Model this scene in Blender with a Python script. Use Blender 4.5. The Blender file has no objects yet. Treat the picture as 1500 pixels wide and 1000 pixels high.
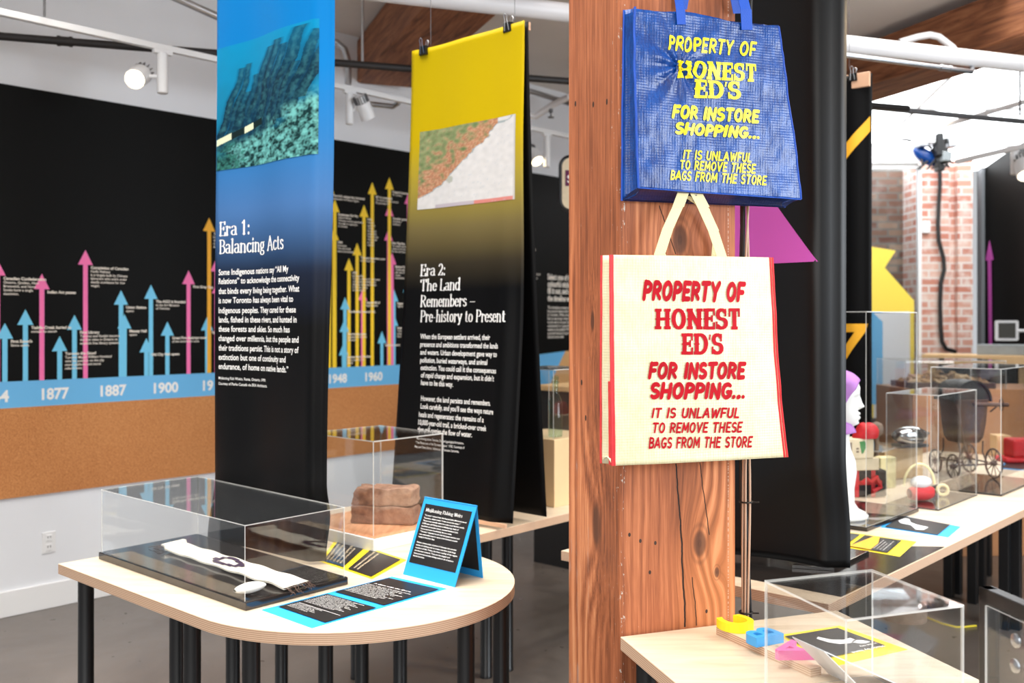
import bpy, bmesh, math, random
from mathutils import Vector, Matrix, noise
random.seed(7)
SC = bpy.context.scene
COL = SC.collection
V = Vector
# ------------------------------------------------------------------ camera
F = 1458.0; HX, HY, CH = 750.0, 470.0, 1.6      # focal length in pixels, horizon, eye height
cd = bpy.data.cameras.new('camera'); cam = bpy.data.objects.new('camera', cd); COL.objects.link(cam)
cam.location = (0, 0, CH); cam.rotation_euler = (math.radians(90), 0, 0)
cd.sensor_width = 36; cd.lens = 36*F/1500; cd.shift_y = -0.02; cd.clip_start = .05
cd.dof.use_dof = True; cd.dof.focus_distance = 2.75; cd.dof.aperture_fstop = 3.2
SC.camera = cam
# ------------------------------------------------------------------ world, exposure, big lights
w = bpy.data.worlds.new('world'); SC.world = w; w.use_nodes = True
w.node_tree.nodes['Background'].inputs[0].default_value = (.93, .96, 1, 1)
w.node_tree.nodes['Background'].inputs[1].default_value = 0.5
SC.view_settings.view_transform = 'Standard'; SC.view_settings.look = 'None'
SC.view_settings.exposure = 0.28; SC.view_settings.gamma = 1; SC.view_settings.use_curve_mapping = False
SC.cycles.transparent_max_bounces = 40
SC.cycles.max_bounces = 8

def light(name, kind, loc, target, energy, color=(1, 1, 1), **kw):
    l = bpy.data.lights.new(name, kind); l.energy = energy; l.color = color
    for k, v in kw.items(): setattr(l, k, v)
    o = bpy.data.objects.new(name, l); COL.objects.link(o); o.location = loc
    o.rotation_euler = (V(target)-V(loc)).to_track_quat('-Z', 'Y').to_euler()
    return o
light('window_daylight', 'AREA', (4.7, 1.2, 2.2), (1.5, 4.5, 2.5), 190, (.86, .93, 1), shape='RECTANGLE', size=3.2, size_y=2.2)
light('rear_fill', 'AREA', (-1.0, -2.2, 2.3), (0.3, 4.0, .9), 88, (1, .98, .95), shape='RECTANGLE', size=4, size_y=2)  # area light added behind the camera to fill the surfaces facing it
light('overhead_fill', 'AREA', (-1.0, 3.2, 3.5), (-1.0, 3.3, 0), 100, (1, .97, .93), shape='RECTANGLE', size=3.0, size_y=3.0, spread=math.radians(105))  # added overhead area light, no fixture modelled for it

light('overhead_fill', 'AREA', (2.5, 4.7, 3.5), (2.5, 4.8, 0), 75, (1, .97, .93), shape='RECTANGLE', size=2.4, size_y=2.4, spread=math.radians(110))  # second added overhead light, brightens the long table

# ------------------------------------------------------------------ projection helpers: pixel -> place at a real distance
def at(px, py, Y): return V(((px-HX)/F*Y, Y, CH+(HY-py)/F*Y))
def ray(px, py): return V(((px-HX)/F, 1, (HY-py)/F))
def on_z(px, py, z=.74):
    Y = (CH-z)*F/(py-HY); return at(px, py, Y)
def on_plane(px, py, p, n):
    r = ray(px, py); o = V((0, 0, CH)); return o + r*((V(p)-o).dot(n)/r.dot(n))
BR = V((.741, -.671, 0)).normalized()     # across the exhibition tables (u)
AR = V((.671, .741, 0)).normalized()      # along the timeline wall (v)
PA = V((.938, .345, 0)).normalized()      # along the post's front face
PB = V((-.345, .938, 0)).normalized()     # along the post's side
PN = -PB
T1 = V((-1.606, 3.532, 0))
def uv(u, v, z=0): return T1 + BR*u + AR*v + V((0, 0, z))

# ------------------------------------------------------------------ node helper
class E:
    def __init__(s, nt, so): s.nt, s.so = nt, so
    def _m(s, op, b=None, c=None, clamp=False):
        n = s.nt.nodes.new('ShaderNodeMath'); n.operation = op; n.use_clamp = clamp
        for i, q in enumerate((s, b, c)):
            if q is None: continue
            if isinstance(q, E): s.nt.links.new(q.so, n.inputs[i])
            else: n.inputs[i].default_value = q
        return E(s.nt, n.outputs[0])
    def __add__(s, b): return s._m('ADD', b)
    def __radd__(s, b): return s._m('ADD', b)
    def __sub__(s, b): return s._m('SUBTRACT', b)
    def __mul__(s, b): return s._m('MULTIPLY', b)
    def __rmul__(s, b): return s._m('MULTIPLY', b)
    def __truediv__(s, b): return s._m('DIVIDE', b)
    def lt(s, b): return s._m('LESS_THAN', b)
    def gt(s, b): return s._m('GREATER_THAN', b)
    def abs(s): return s._m('ABSOLUTE')
    def sin(s): return s._m('SINE')
    def exp(s): return s._m('EXPONENT')
    def mx(s, b): return s._m('MAXIMUM', b)
    def mn(s, b): return s._m('MINIMUM', b)
    def pw(s, b): return s._m('POWER', b)
    def ss(s, a, b):
        n = s.nt.nodes.new('ShaderNodeMapRange'); n.interpolation_type = 'SMOOTHSTEP'
        s.nt.links.new(s.so, n.inputs[0]); n.inputs[1].default_value = a; n.inputs[2].default_value = b
        return E(s.nt, n.outputs[0])

class Mat:
    def __init__(s, name, color=(.8, .8, .8), rough=.5, metal=0, spec=.5, emit=None, estr=1):
        s.m = bpy.data.materials.new(name); s.m.use_nodes = True; s.nt = s.m.node_tree
        s.b = s.nt.nodes['Principled BSDF']; s.out = s.nt.nodes['Material Output']
        s.b.inputs['Base Color'].default_value = (*color, 1); s.b.inputs['Roughness'].default_value = rough
        s.b.inputs['Metallic'].default_value = metal; s.b.inputs['Specular IOR Level'].default_value = spec
        if emit: s.b.inputs['Emission Color'].default_value = (*emit, 1); s.b.inputs['Emission Strength'].default_value = estr
    def coord(s, kind='Object', scale=(1, 1, 1)):
        t = s.nt.nodes.new('ShaderNodeTexCoord'); mp = s.nt.nodes.new('ShaderNodeMapping')
        mp.inputs['Scale'].default_value = scale; s.nt.links.new(t.outputs[kind], mp.inputs[0]); return mp.outputs[0]
    def noise(s, vec, scale=5, detail=4, rough=.5, dist=0):
        n = s.nt.nodes.new('ShaderNodeTexNoise'); s.nt.links.new(vec, n.inputs['Vector'])
        n.inputs['Scale'].default_value = scale; n.inputs['Detail'].default_value = detail
        n.inputs['Roughness'].default_value = rough; n.inputs['Distortion'].default_value = dist
        return E(s.nt, n.outputs['Fac'])
    def xyz(s, vec):
        n = s.nt.nodes.new('ShaderNodeSeparateXYZ'); s.nt.links.new(vec, n.inputs[0])
        return [E(s.nt, o) for o in n.outputs]
    def comb(s, x, y, z):
        n = s.nt.nodes.new('ShaderNodeCombineXYZ')
        for i, q in enumerate((x, y, z)):
            if isinstance(q, E): s.nt.links.new(q.so, n.inputs[i])
            else: n.inputs[i].default_value = q
        return n.outputs[0]
    def ramp(s, fac, stops):
        n = s.nt.nodes.new('ShaderNodeValToRGB'); s.nt.links.new(fac.so, n.inputs[0])
        el = n.color_ramp.elements
        el[0].position, el[0].color = stops[0][0], (*stops[0][1], 1)
        el[1].position, el[1].color = stops[-1][0], (*stops[-1][1], 1)
        for p, c in stops[1:-1]:
            e = el.new(p); e.color = (*c, 1)
        return n.outputs[0]
    def mix(s, fac, a, b, mode='MIX'):
        n = s.nt.nodes.new('ShaderNodeMix'); n.data_type = 'RGBA'; n.blend_type = mode
        for i, q in ((0, fac), (6, a), (7, b)):
            if isinstance(q, E): s.nt.links.new(q.so, n.inputs[i])
            elif isinstance(q, (int, float)): n.inputs[i].default_value = q
            elif isinstance(q, tuple): n.inputs[i].default_value = (*q, 1)
            else: s.nt.links.new(q, n.inputs[i])
        return n.outputs[2]
    def color(s, so): s.nt.links.new(so, s.b.inputs['Base Color']); return s
    def rough(s, e): s.nt.links.new(e.so, s.b.inputs['Roughness']); return s
    def bump(s, h, strength=.2, dist=.01):
        n = s.nt.nodes.new('ShaderNodeBump'); n.inputs['Strength'].default_value = strength; n.inputs['Distance'].default_value = dist
        s.nt.links.new(h.so, n.inputs['Height']); s.nt.links.new(n.outputs[0], s.b.inputs['Normal']); return s

def lin(r, g, b):
    f = lambda c: c/12.92 if c <= .04045 else ((c+.055)/1.055)**2.4
    return tuple(f(c/255) for c in (r, g, b))
def plain(name, rgb, rough=.5, metal=0, spec=.5, vary=.0, vs=6, bump=0, bs=60):
    c = lin(*rgb); m = Mat(name, c, rough, metal, spec)
    if vary or bump:
        co = m.coord()
        if vary: m.color(m.ramp(m.noise(co, vs, 5), [(.25, tuple(x*(1-vary) for x in c)), (.75, tuple(min(1, x*(1+vary)) for x in c))]))
        if bump: m.bump(m.noise(co, bs, 3), bump, .004)
    return m.m
def attr_mat(name, rough=.55, spec=.3):
    m = Mat(name, rough=rough, spec=spec)
    a = m.nt.nodes.new('ShaderNodeVertexColor'); a.layer_name = 'print'
    m.color(a.outputs[0]); m.bump(m.noise(m.coord(), 900, 2), .05, .001); return m.m

M = {}
M['white_wall'] = plain('white_paint', (234, 236, 240), .7, vary=.03, vs=2)
M['ceiling'] = plain('ceiling_paint', (226, 219, 212), .8, vary=.05, vs=1.5)
M['white'] = plain('white_enamel', (238, 238, 238), .35)
M['white_pipe'] = plain('white_pipe_paint', (226, 224, 224), .4, vary=.02)
M['vinyl_black'] = plain('black_vinyl', (7, 7, 6), .5, spec=.14, vary=.12, vs=2)
M['vinyl_blue'] = plain('blue_vinyl', (108, 186, 236), .5)
M['cyan'] = plain('light_blue_vinyl', (116, 204, 240), .5)
M['pink'] = plain('pink_vinyl', (250, 118, 180), .5)
M['magenta'] = plain('magenta_print', (214, 92, 196), .55)
M['yellow'] = plain('yellow_vinyl', (255, 214, 44), .5)
M['orange'] = plain('orange_vinyl', (246, 178, 40), .5)
M['lettering'] = plain('white_lettering', (246, 245, 242), .6)
M['cream_letter'] = plain('cream_lettering', (246, 236, 222), .6)
M['black_metal'] = plain('black_metal', (16, 17, 19), .35, spec=.6)
M['black_satin'] = plain('black_satin', (20, 20, 22), .5)
M['black_iron'] = plain('black_iron_pipe', (38, 34, 33), .55, vary=.3, vs=9)
M['steel'] = plain('brushed_steel', (190, 192, 195), .3, metal=1)
M['chrome'] = plain('chrome', (225, 226, 228), .08, metal=1)
M['wire'] = plain('wire_steel', (120, 120, 122), .4, metal=.6)
M['clip'] = plain('clip_black', (14, 14, 15), .3)
M['board_black'] = plain('base_board_black', (40, 36, 34), .12, spec=.75)
M['plinth_wood'] = plain('brown_plywood', (186, 130, 86), .5, vary=.1, vs=5)
M['pale_ply'] = plain('pale_plywood', (222, 192, 148), .5, vary=.06, vs=5)
M['tan'] = plain('tan_vinyl', (226, 172, 112), .5)
M['grey_trim'] = plain('grey_trim', (120, 124, 128), .5)
M['blue_card'] = plain('blue_card', (38, 162, 236), .5)
M['yellow_card'] = plain('yellow_card', (250, 222, 20), .5)
M['dark_card'] = plain('dark_print', (30, 27, 27), .38)
M['white_card'] = plain('white_card', (236, 238, 242), .5)
M['bone'] = plain('bead_white', (240, 234, 218), .6, vary=.06, vs=40, bump=.6, bs=170)
M['purple_bead'] = plain('purple_bead', (58, 38, 66), .5)
M['leather'] = plain('brown_leather', (70, 48, 36), .7)
M['shell'] = plain('white_shell', (240, 238, 232), .35)
M['red'] = plain('red_fabric', (200, 24, 34), .55, vary=.15, vs=20)
M['red_bind'] = plain('red_binding', (214, 44, 50), .45, vary=.1, vs=60)
M['purple'] = plain('purple_velvet', (172, 116, 186), .75, vary=.12, vs=14)
M['mannequin'] = plain('mannequin_white', (240, 238, 236), .35)
M['carton'] = plain('old_carton', (226, 208, 176), .7, vary=.08, vs=25)
M['green'] = plain('green_print', (70, 135, 75), .6)
M['wood_light'] = plain('pine', (214, 178, 130), .5, vary=.1, vs=8)
M['gold_wood'] = plain('oak_bar', (216, 172, 140), .45, vary=.08, vs=12)
M['rust'] = plain('rusty_metal', (78, 52, 42), .6, vary=.35, vs=18)
M['cloth_dark'] = plain('dark_cloth', (28, 26, 28), .85, vary=.2, vs=20)
M['concrete_block'] = plain('grey_block', (140, 146, 148), .8, vary=.12, vs=12)
M['rubber'] = plain('cable_black', (22, 22, 24), .45)
M['cable_beige'] = plain('cable_beige', (196, 165, 142), .5)
M['maroon'] = plain('maroon_print', (98, 24, 70), .5)
M['handle_yellow'] = plain('cream_webbing', (240, 224, 170), .6, bump=.3, bs=300)
M['bag_yellow_ink'] = plain('yellow_ink', (252, 232, 30), .4)
M['bag_red_ink'] = plain('red_ink', (178, 8, 28), .6, spec=.15, vary=.12, vs=18)
M['stump'] = plain('grey_bark', (130, 110, 96), .9, vary=.35, vs=20, bump=.6)
M['toy_yellow'] = plain('yellow_lacquer', (250, 226, 30), .4)
M['toy_blue'] = plain('blue_lacquer', (64, 160, 226), .4)
M['toy_pink'] = plain('pink_lacquer', (240, 110, 180), .4)
M['rose_clear'] = plain('pale_plastic', (220, 222, 224), .2)
M['lens'] = Mat('lamp_lens', (1, 1, 1), emit=(1, .78, .45), estr=9).m
M['lens_soft'] = Mat('lamp_lens_dim', (1, 1, 1), emit=(1, .82, .55), estr=2.5).m
M['sky_panel'] = Mat('daylight_glass', (1, 1, 1), emit=(.93, .97, 1), estr=5).m
M['screen'] = Mat('tablet_screen', (.02, .02, .02), .5, emit=(.1, .075, .03), estr=.12).m
M['vinyl_y2'] = plain('soft_yellow_vinyl', (252, 224, 84), .5)
M['print'] = attr_mat('printed_fabric', .42, .13)
M['print_satin'] = attr_mat('satin_banner', .38, .35)
M['print_paper'] = attr_mat('printed_paper', .5)

def floor_mat():
    m = Mat('polished_concrete', rough=.3); co = m.coord()
    n = m.noise(co, .9, 8, .6, .6); n2 = m.noise(co, 14, 5)
    m.color(m.ramp(n*.75+n2*.25, [(.3, lin(76, 69, 65)), (.5, lin(104, 96, 90)), (.72, lin(128, 120, 114))]))
    m.rough(n2*.25+.2); return m.m
M['floor'] = floor_mat()
def cork_mat():
    m = Mat('cork', rough=.85); co = m.coord()
    n = m.noise(co, 160, 3, .7); n2 = m.noise(co, 1.5, 2)
    m.color(m.ramp(n*.8+n2*.2, [(.3, lin(160, 96, 52)), (.5, lin(202, 134, 78)), (.7, lin(226, 164, 106))]))
    m.bump(n, .15, .003); return m.m
M['cork'] = cork_mat()
def birch_mat():
    m = Mat('birch_face', rough=.42); co = m.coord('Object', (1.2, 9, 9))
    n = m.noise(co, 3, 6, .55, .8)
    m.color(m.ramp(n, [(.3, lin(200, 180, 154)), (.5, lin(213, 195, 171)), (.7, lin(222, 206, 184))])); return m.m
M['birch'] = birch_mat()
def ply_mat():
    m = Mat('plywood_edge', rough=.6); co = m.coord(); x, y, z = m.xyz(co)
    n = m.noise(co, 12, 4)
    s = ((z+n*.002)*1150).sin()*.5+.5
    c = m.ramp(s, [(.1, lin(176, 138, 112)), (.45, lin(200, 165, 136)), (.9, lin(218, 188, 160))])
    m.color(c); return m.m
M['ply'] = ply_mat()
def brick_mat(name, c1, c2, mo, wash):
    m = Mat(name, rough=.85); co = m.coord('Object'); x, y, z = m.xyz(co)
    b = m.nt.nodes.new('ShaderNodeTexBrick'); m.nt.links.new(m.comb(x+y, z, 0), b.inputs[0])
    b.inputs['Color1'].default_value = (*lin(*c1), 1); b.inputs['Color2'].default_value = (*lin(*c2), 1)
    b.inputs['Mortar'].default_value = (*lin(*mo), 1)
    b.inputs['Scale'].default_value = 1; b.inputs['Brick Width'].default_value = .215; b.inputs['Row Height'].default_value = .075
    b.inputs['Mortar Size'].default_value = .011
    n = m.noise(co, 7, 5)
    m.color(m.mix(n.ss(.45, .7)*wash, b.outputs[0], lin(236, 224, 216))); return m.m
M['brick'] = brick_mat('washed_brick', (200, 128, 108), (224, 180, 162), (226, 214, 208), .75)
M['brick_dark'] = brick_mat('dark_brick', (112, 72, 58), (160, 132, 112), (120, 112, 104), .1)
def old_brick_mat():
    m = Mat('old_brick', rough=.9); co = m.coord(); n = m.noise(co, 22, 6, .65); n2 = m.noise(co, 7, 3)
    m.color(m.ramp(n*.6+n2*.4, [(.3, lin(88, 66, 56)), (.48, lin(160, 120, 98)), (.7, lin(204, 166, 138))]))
    m.bump(n, .6, .01); return m.m
M['old_brick'] = old_brick_mat()
def beam_mat():
    m = Mat('old_beam_wood', rough=.7); co = m.coord('Object', (9, .8, 9)); n = m.noise(co, 3, 7, .6, 1)
    m.color(m.ramp(n, [(.28, lin(84, 48, 30)), (.5, lin(142, 88, 56)), (.72, lin(176, 118, 80))])); m.bump(n, .3, .01); return m.m
M['beam'] = beam_mat()
def chip_mat():
    m = Mat('wood_chips', rough=.8); co = m.coord(); n = m.noise(co, 9, 3)
    m.color(m.ramp(n, [(.35, lin(120, 88, 60)), (.5, lin(176, 140, 100)), (.65, lin(216, 186, 146))])); return m.m
M['chips'] = chip_mat()
def inlay_mat():
    m = Mat('orange_board', rough=.4); co = m.coord('Object', (14, 2, 2)); n = m.noise(co, 3, 5)
    m.color(m.ramp(n, [(.3, lin(198, 132, 92)), (.7, lin(232, 176, 134))])); return m.m
M['inlay'] = inlay_mat()
def acrylic(name, tint=(1, 1, 1), ior=1.49):
    m = bpy.data.materials.new(name); m.use_nodes = True; nt = m.node_tree; nt.nodes.clear()
    o = nt.nodes.new('ShaderNodeOutputMaterial'); mx = nt.nodes.new('ShaderNodeMixShader')
    t = nt.nodes.new('ShaderNodeBsdfTransparent'); t.inputs[0].default_value = (*tint, 1)
    g = nt.nodes.new('ShaderNodeBsdfGlossy'); g.inputs['Roughness'].default_value = .015
    fr = nt.nodes.new('ShaderNodeFresnel'); geo = nt.nodes.new('ShaderNodeNewGeometry'); mr = nt.nodes.new('ShaderNodeMapRange')
    mr.inputs[3].default_value = ior; mr.inputs[4].default_value = 1/ior      # the sheet's inner faces reflect like its outer ones
    nt.links.new(geo.outputs['Backfacing'], mr.inputs[0]); nt.links.new(mr.outputs[0], fr.inputs[0])
    nt.links.new(fr.outputs[0], mx.inputs[0]); nt.links.new(t.outputs[0], mx.inputs[1]); nt.links.new(g.outputs[0], mx.inputs[2])
    nt.links.new(mx.outputs[0], o.inputs[0]); return m
M['acrylic'] = acrylic('clear_acrylic', (.985, .99, .99))
M['bottle'] = acrylic('green_tinted_glass', (.80, .93, .88), 1.5)
M['glass'] = acrylic('partition_glass', (.86, .9, .92), 1.5)
def edge_mat():
    m = Mat('acrylic_edge', (.93, .93, .9), .25); m.b.inputs['Alpha'].default_value = .5; return m.m
M['edge'] = edge_mat()

def fabric_mat(name, base, hi, rough, weave=420):
    m = Mat(name, rough=rough, spec=.6); co = m.coord(); x, y, z = m.xyz(co)
    wv = (x*weave*2).sin()*.5+(z*weave*2).sin()*.5
    n = m.noise(m.coord('Object', (30, 30, 5)), 6, 5, .7); n2 = m.noise(co, 16, 4)
    m.color(m.ramp(n*.6+n2*.4, [(.35, lin(*base)), (.62, lin(*hi))]))
    m.bump(wv*.16+n2*1.6+n*.7, .35, .004); return m
M['bag_blue'] = fabric_mat('blue_woven_poly', (0, 40, 104), (2, 74, 156), .22).m
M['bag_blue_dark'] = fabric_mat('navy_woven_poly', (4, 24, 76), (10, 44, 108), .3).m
M['bag_cream'] = fabric_mat('cream_woven_poly', (216, 208, 164), (226, 221, 190), .42).m
M['strap_blue'] = plain('blue_webbing', (0, 74, 180), .55, bump=.3, bs=300)

# ------------------------------------------------------------------ objects
class MB:
    def __init__(s): s.v, s.f, s.m, s.c = [], [], [], []
    def add(s, vs, fs, mi=0):
        b = len(s.v); s.v += [V(q) for q in vs]
        for f in fs: s.f.append([b+i for i in f]); s.m.append(mi)
        return s
    def box(s, o, a, b, c, mi=0, em=None):
        """o corner, a b c edge vectors; em: material of all faces except the pair across c"""
        o, a, b, c = V(o), V(a), V(b), V(c)
        vs = [o, o+a, o+a+b, o+b, o+c, o+a+c, o+a+b+c, o+b+c]
        if a.cross(b).dot(c) < 0: fl = lambda f: f[::-1]
        else: fl = lambda f: f
        s.add(vs, [fl([3, 2, 1, 0]), fl([4, 5, 6, 7])], mi)
        s.f.extend([]); base = len(s.v)-8
        for f in ([0, 1, 5, 4], [1, 2, 6, 5], [2, 3, 7, 6], [3, 0, 4, 7]):
            s.f.append([base+i for i in fl(f)]); s.m.append(mi if em is None else em)
        return s
    def cbox(s, c, a, b, h, mi=0, em=None):
        a, b, h = V(a), V(b), V(h); return s.box(V(c)-a/2-b/2-h/2, a, b, h, mi, em)
    def prism(s, poly, ext, mi=0, em=None):
        poly = [V(p) for p in poly]; ext = V(ext); n = len(poly)
        ar = V((0, 0, 0))
        for i in range(n): ar += poly[i].cross(poly[(i+1) % n])
        if ar.dot(ext) < 0: poly = poly[::-1]
        s.add(poly+[p+ext for p in poly], [list(range(n))[::-1], list(range(n, 2*n))], mi)
        b = len(s.v)-2*n
        for i in range(n):
            j = (i+1) % n; s.f.append([b+i, b+j, b+n+j, b+n+i]); s.m.append(mi if em is None else em)
        return s
    def tube(s, path, r, seg=10, mi=0, cap=True, closed=False):
        path = [V(p) for p in path]; n = len(path); rs = r if isinstance(r, (list, tuple)) else [r]*n
        b = len(s.v); up = None
        for i, p in enumerate(path):
            if closed: t = path[(i+1) % n]-path[i-1]
            else: t = path[min(i+1, n-1)]-path[max(i-1, 0)]
            t.normalize()
            if up is None: up = t.orthogonal()
            up = (up-t*up.dot(t)).normalized(); sd = t.cross(up)
            for k in range(seg):
                a = 2*math.pi*k/seg; s.v.append(p+(up*math.cos(a)+sd*math.sin(a))*rs[i])
        for i in range(n if closed else n-1):
            for k in range(seg):
                k2 = (k+1) % seg; i2 = (i+1) % n
                s.f.append([b+i*seg+k, b+i*seg+k2, b+i2*seg+k2, b+i2*seg+k]); s.m.append(mi)
        if cap and not closed:
            s.f.append([b+k for k in range(seg)][::-1]); s.m.append(mi)
            s.f.append([b+(n-1)*seg+k for k in range(seg)]); s.m.append(mi)
        return s
    def cyl(s, p, q, r, seg=16, mi=0): return s.tube([p, q], r, seg, mi)
    def lathe(s, c, prof, seg=24, mi=0, axis=V((0, 0, 1))):
        c = V(c); ax = V(axis).normalized(); x = ax.orthogonal().normalized(); y = ax.cross(x); b = len(s.v); n = len(prof)
        for r, z in prof:
            for k in range(seg):
                a = 2*math.pi*k/seg; s.v.append(c+ax*z+(x*math.cos(a)+y*math.sin(a))*r)
        for i in range(n-1):
            for k in range(seg):
                k2 = (k+1) % seg; s.f.append([b+i*seg+k, b+i*seg+k2, b+(i+1)*seg+k2, b+(i+1)*seg+k]); s.m.append(mi)
        s.f.append([b+k for k in range(seg)][::-1]); s.m.append(mi)
        s.f.append([b+(n-1)*seg+k for k in range(seg)]); s.m.append(mi)
        return s
    def grid(s, fn, nu, nv, mi=0, col=None):
        b = len(s.v)
        for j in range(nv+1):
            for i in range(nu+1):
                s.v.append(V(fn(i/nu, j/nv)))
                if col: s.c.append(col(i/nu, j/nv))
        for j in range(nv):
            for i in range(nu):
                s.f.append([b+j*(nu+1)+i, b+j*(nu+1)+i+1, b+(j+1)*(nu+1)+i+1, b+(j+1)*(nu+1)+i]); s.m.append(mi)
        return s
    def ball(s, c, rx, ry, rz, mi=0, nu=16, nv=10, fn=None):
        c = V(c)
        def g(u, v):
            a, t = 2*math.pi*u, math.pi*(v-.5)
            p = V((math.cos(t)*math.cos(a)*rx, math.cos(t)*math.sin(a)*ry, math.sin(t)*rz))
            return c+(fn(p) if fn else p)
        return s.grid(g, nu, nv, mi)

def obj(name, mb, mats, parent=None, smooth=False, bevel=0, solid=0, origin=None):
    me = bpy.data.meshes.new(name)
    o = bpy.data.objects.new(name, me); COL.objects.link(o)
    off = V((0, 0, 0))
    if parent is not None:
        o.parent = parent; p = parent
        while p is not None: off += p.location; p = p.parent
    elif origin is not None: off = V(origin); o.location = off
    if parent is not None and origin is not None:
        o.location = V(origin)-off; off = V(origin)
    me.from_pydata([tuple(q-off) for q in mb.v], [], mb.f)
    if not isinstance(mats, (list, tuple)): mats = [mats]
    for m in mats: me.materials.append(M[m] if isinstance(m, str) else m)
    me.polygons.foreach_set('material_index', mb.m)
    if mb.c and len(mb.c) == len(mb.v):
        a = me.color_attributes.new('print', 'FLOAT_COLOR', 'POINT')
        a.data.foreach_set('color', [x for c in mb.c for x in (*c, 1)])
    if smooth: me.polygons.foreach_set('use_smooth', [True]*len(me.polygons))
    me.validate(); me.update()
    if smooth: me.set_sharp_from_angle(angle=math.radians(42))
    if bevel:
        md = o.modifiers.new('bevel', 'BEVEL'); md.width = bevel; md.segments = 2; md.limit_method = 'ANGLE'; md.angle_limit = math.radians(40)
    if solid:
        md = o.modifiers.new('solid', 'SOLIDIFY'); md.thickness = solid; md.offset = -1
    return o
def tag(o, label, cat, group=None):
    o['label'] = label; o['category'] = cat
    if group: o['group'] = group
    return o
def thing(name, label, cat, loc=(0, 0, 0), group=None):
    o = bpy.data.objects.new(name, None); COL.objects.link(o); o.location = loc; o.empty_display_size = .05
    return tag(o, label, cat, group)
def struct(name, mb, mats, **k):
    o = obj(name, mb, mats, **k); o['kind'] = 'structure'; return o
UP = V((0, 0, 1))
def lerp(a, b, t): return a+(b-a)*t
def sstep(a, b, x):
    t = max(0, min(1, (x-a)/(b-a))); return t*t*(3-2*t)
def plerp(pts, t):
    """polyline [(t, value...)] lookup"""
    if t <= pts[0][0]: return pts[0][1:]
    for p, q in zip(pts, pts[1:]):
        if t <= q[0]:
            k = (t-p[0])/(q[0]-p[0]); return tuple(lerp(a, b, k) for a, b in zip(p[1:], q[1:]))
    return pts[-1][1:]
# ------------------------------------------------------------------ lettering
def arc(cx, cy, rx, ry, a0, a1, n=10):
    return [(cx+rx*math.cos(math.radians(a0+(a1-a0)*i/n)), cy+ry*math.sin(math.radians(a0+(a1-a0)*i/n))) for i in range(n+1)]
# drawn capitals: skeleton strokes on a cap height of 1 -> (width, strokes)
CAPS = {
 'A': (.72, [[(.02, 0), (.36, 1)], [(.36, 1), (.7, 0)], [(.14, .33), (.58, .33)]]),
 'B': (.6, [[(.06, 0), (.06, 1)], [(.06, 1), (.3, 1)]+arc(.3, .76, .24, .24, 90, -90)+[(.06, .52)], [(.3, .52)]+arc(.32, .26, .26, .26, 90, -90)+[(.06, 0)]]),
 'D': (.64, [[(.06, 0), (.06, 1)], [(.06, 1), (.26, 1)]+arc(.26, .5, .36, .5, 90, -90, 14)+[(.06, 0)]]),
 'E': (.54, [[(.06, 0), (.06, 1)], [(.06, 1), (.52, 1)], [(.06, .52), (.44, .52)], [(.06, 0), (.54, 0)]]),
 'F': (.52, [[(.06, 0), (.06, 1)], [(.06, 1), (.52, 1)], [(.06, .5), (.44, .5)]]),
 'G': (.66, [arc(.36, .5, .32, .5, 50, 330, 16)+[(.64, .42)], [(.64, .42), (.4, .42)]]),
 'H': (.66, [[(.06, 0), (.06, 1)], [(.6, 0), (.6, 1)], [(.06, .5), (.6, .5)]]),
 'I': (.14, [[(.07, 0), (.07, 1)]]),
 'L': (.5, [[(.06, 1), (.06, 0)], [(.06, 0), (.5, 0)]]),
 'M': (.8, [[(.04, 0), (.1, 1)], [(.1, 1), (.4, .25)], [(.4, .25), (.7, 1)], [(.7, 1), (.77, 0)]]),
 'N': (.66, [[(.06, 0), (.06, 1)], [(.06, 1), (.6, 0)], [(.6, 0), (.6, 1)]]),
 'O': (.7, [arc(.35, .5, .3, .5, 90, 450, 20)]),
 'P': (.56, [[(.06, 0), (.06, 1)], [(.06, 1), (.28, 1)]+arc(.28, .73, .25, .27, 90, -90)+[(.06, .46)]]),
 'R': (.6, [[(.06, 0), (.06, 1)], [(.06, 1), (.28, 1)]+arc(.28, .74, .25, .26, 90, -90)+[(.06, .48)], [(.26, .48), (.58, 0)]]),
 'S': (.56, [arc(.29, .75, .24, .25, 35, 270, 10)+arc(.28, .25, .26, .25, 90, -145, 10)[1:]]),
 'T': (.62, [[(.31, 0), (.31, 1)], [(.02, 1), (.6, 1)]]),
 'U': (.64, [[(.06, 1), (.06, .3)]+arc(.32, .3, .26, .3, 180, 360)+[(.58, 1)]]),
 'V': (.66, [[(.03, 1), (.33, 0)], [(.33, 0), (.64, 1)]]),
 'W': (.9, [[(.03, 1), (.24, 0)], [(.24, 0), (.45, .8)], [(.45, .8), (.66, 0)], [(.66, 0), (.88, 1)]]),
 'Y': (.62, [[(.02, 1), (.31, .45)], [(.6, 1), (.31, .45)], [(.31, .45), (.31, 0)]]),
 "'": (.12, [[(.08, 1.02), (.04, .72)]]), '.': (.14, [[(.05, .03), (.08, .05)]]), ' ': (.34, []),
}
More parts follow.
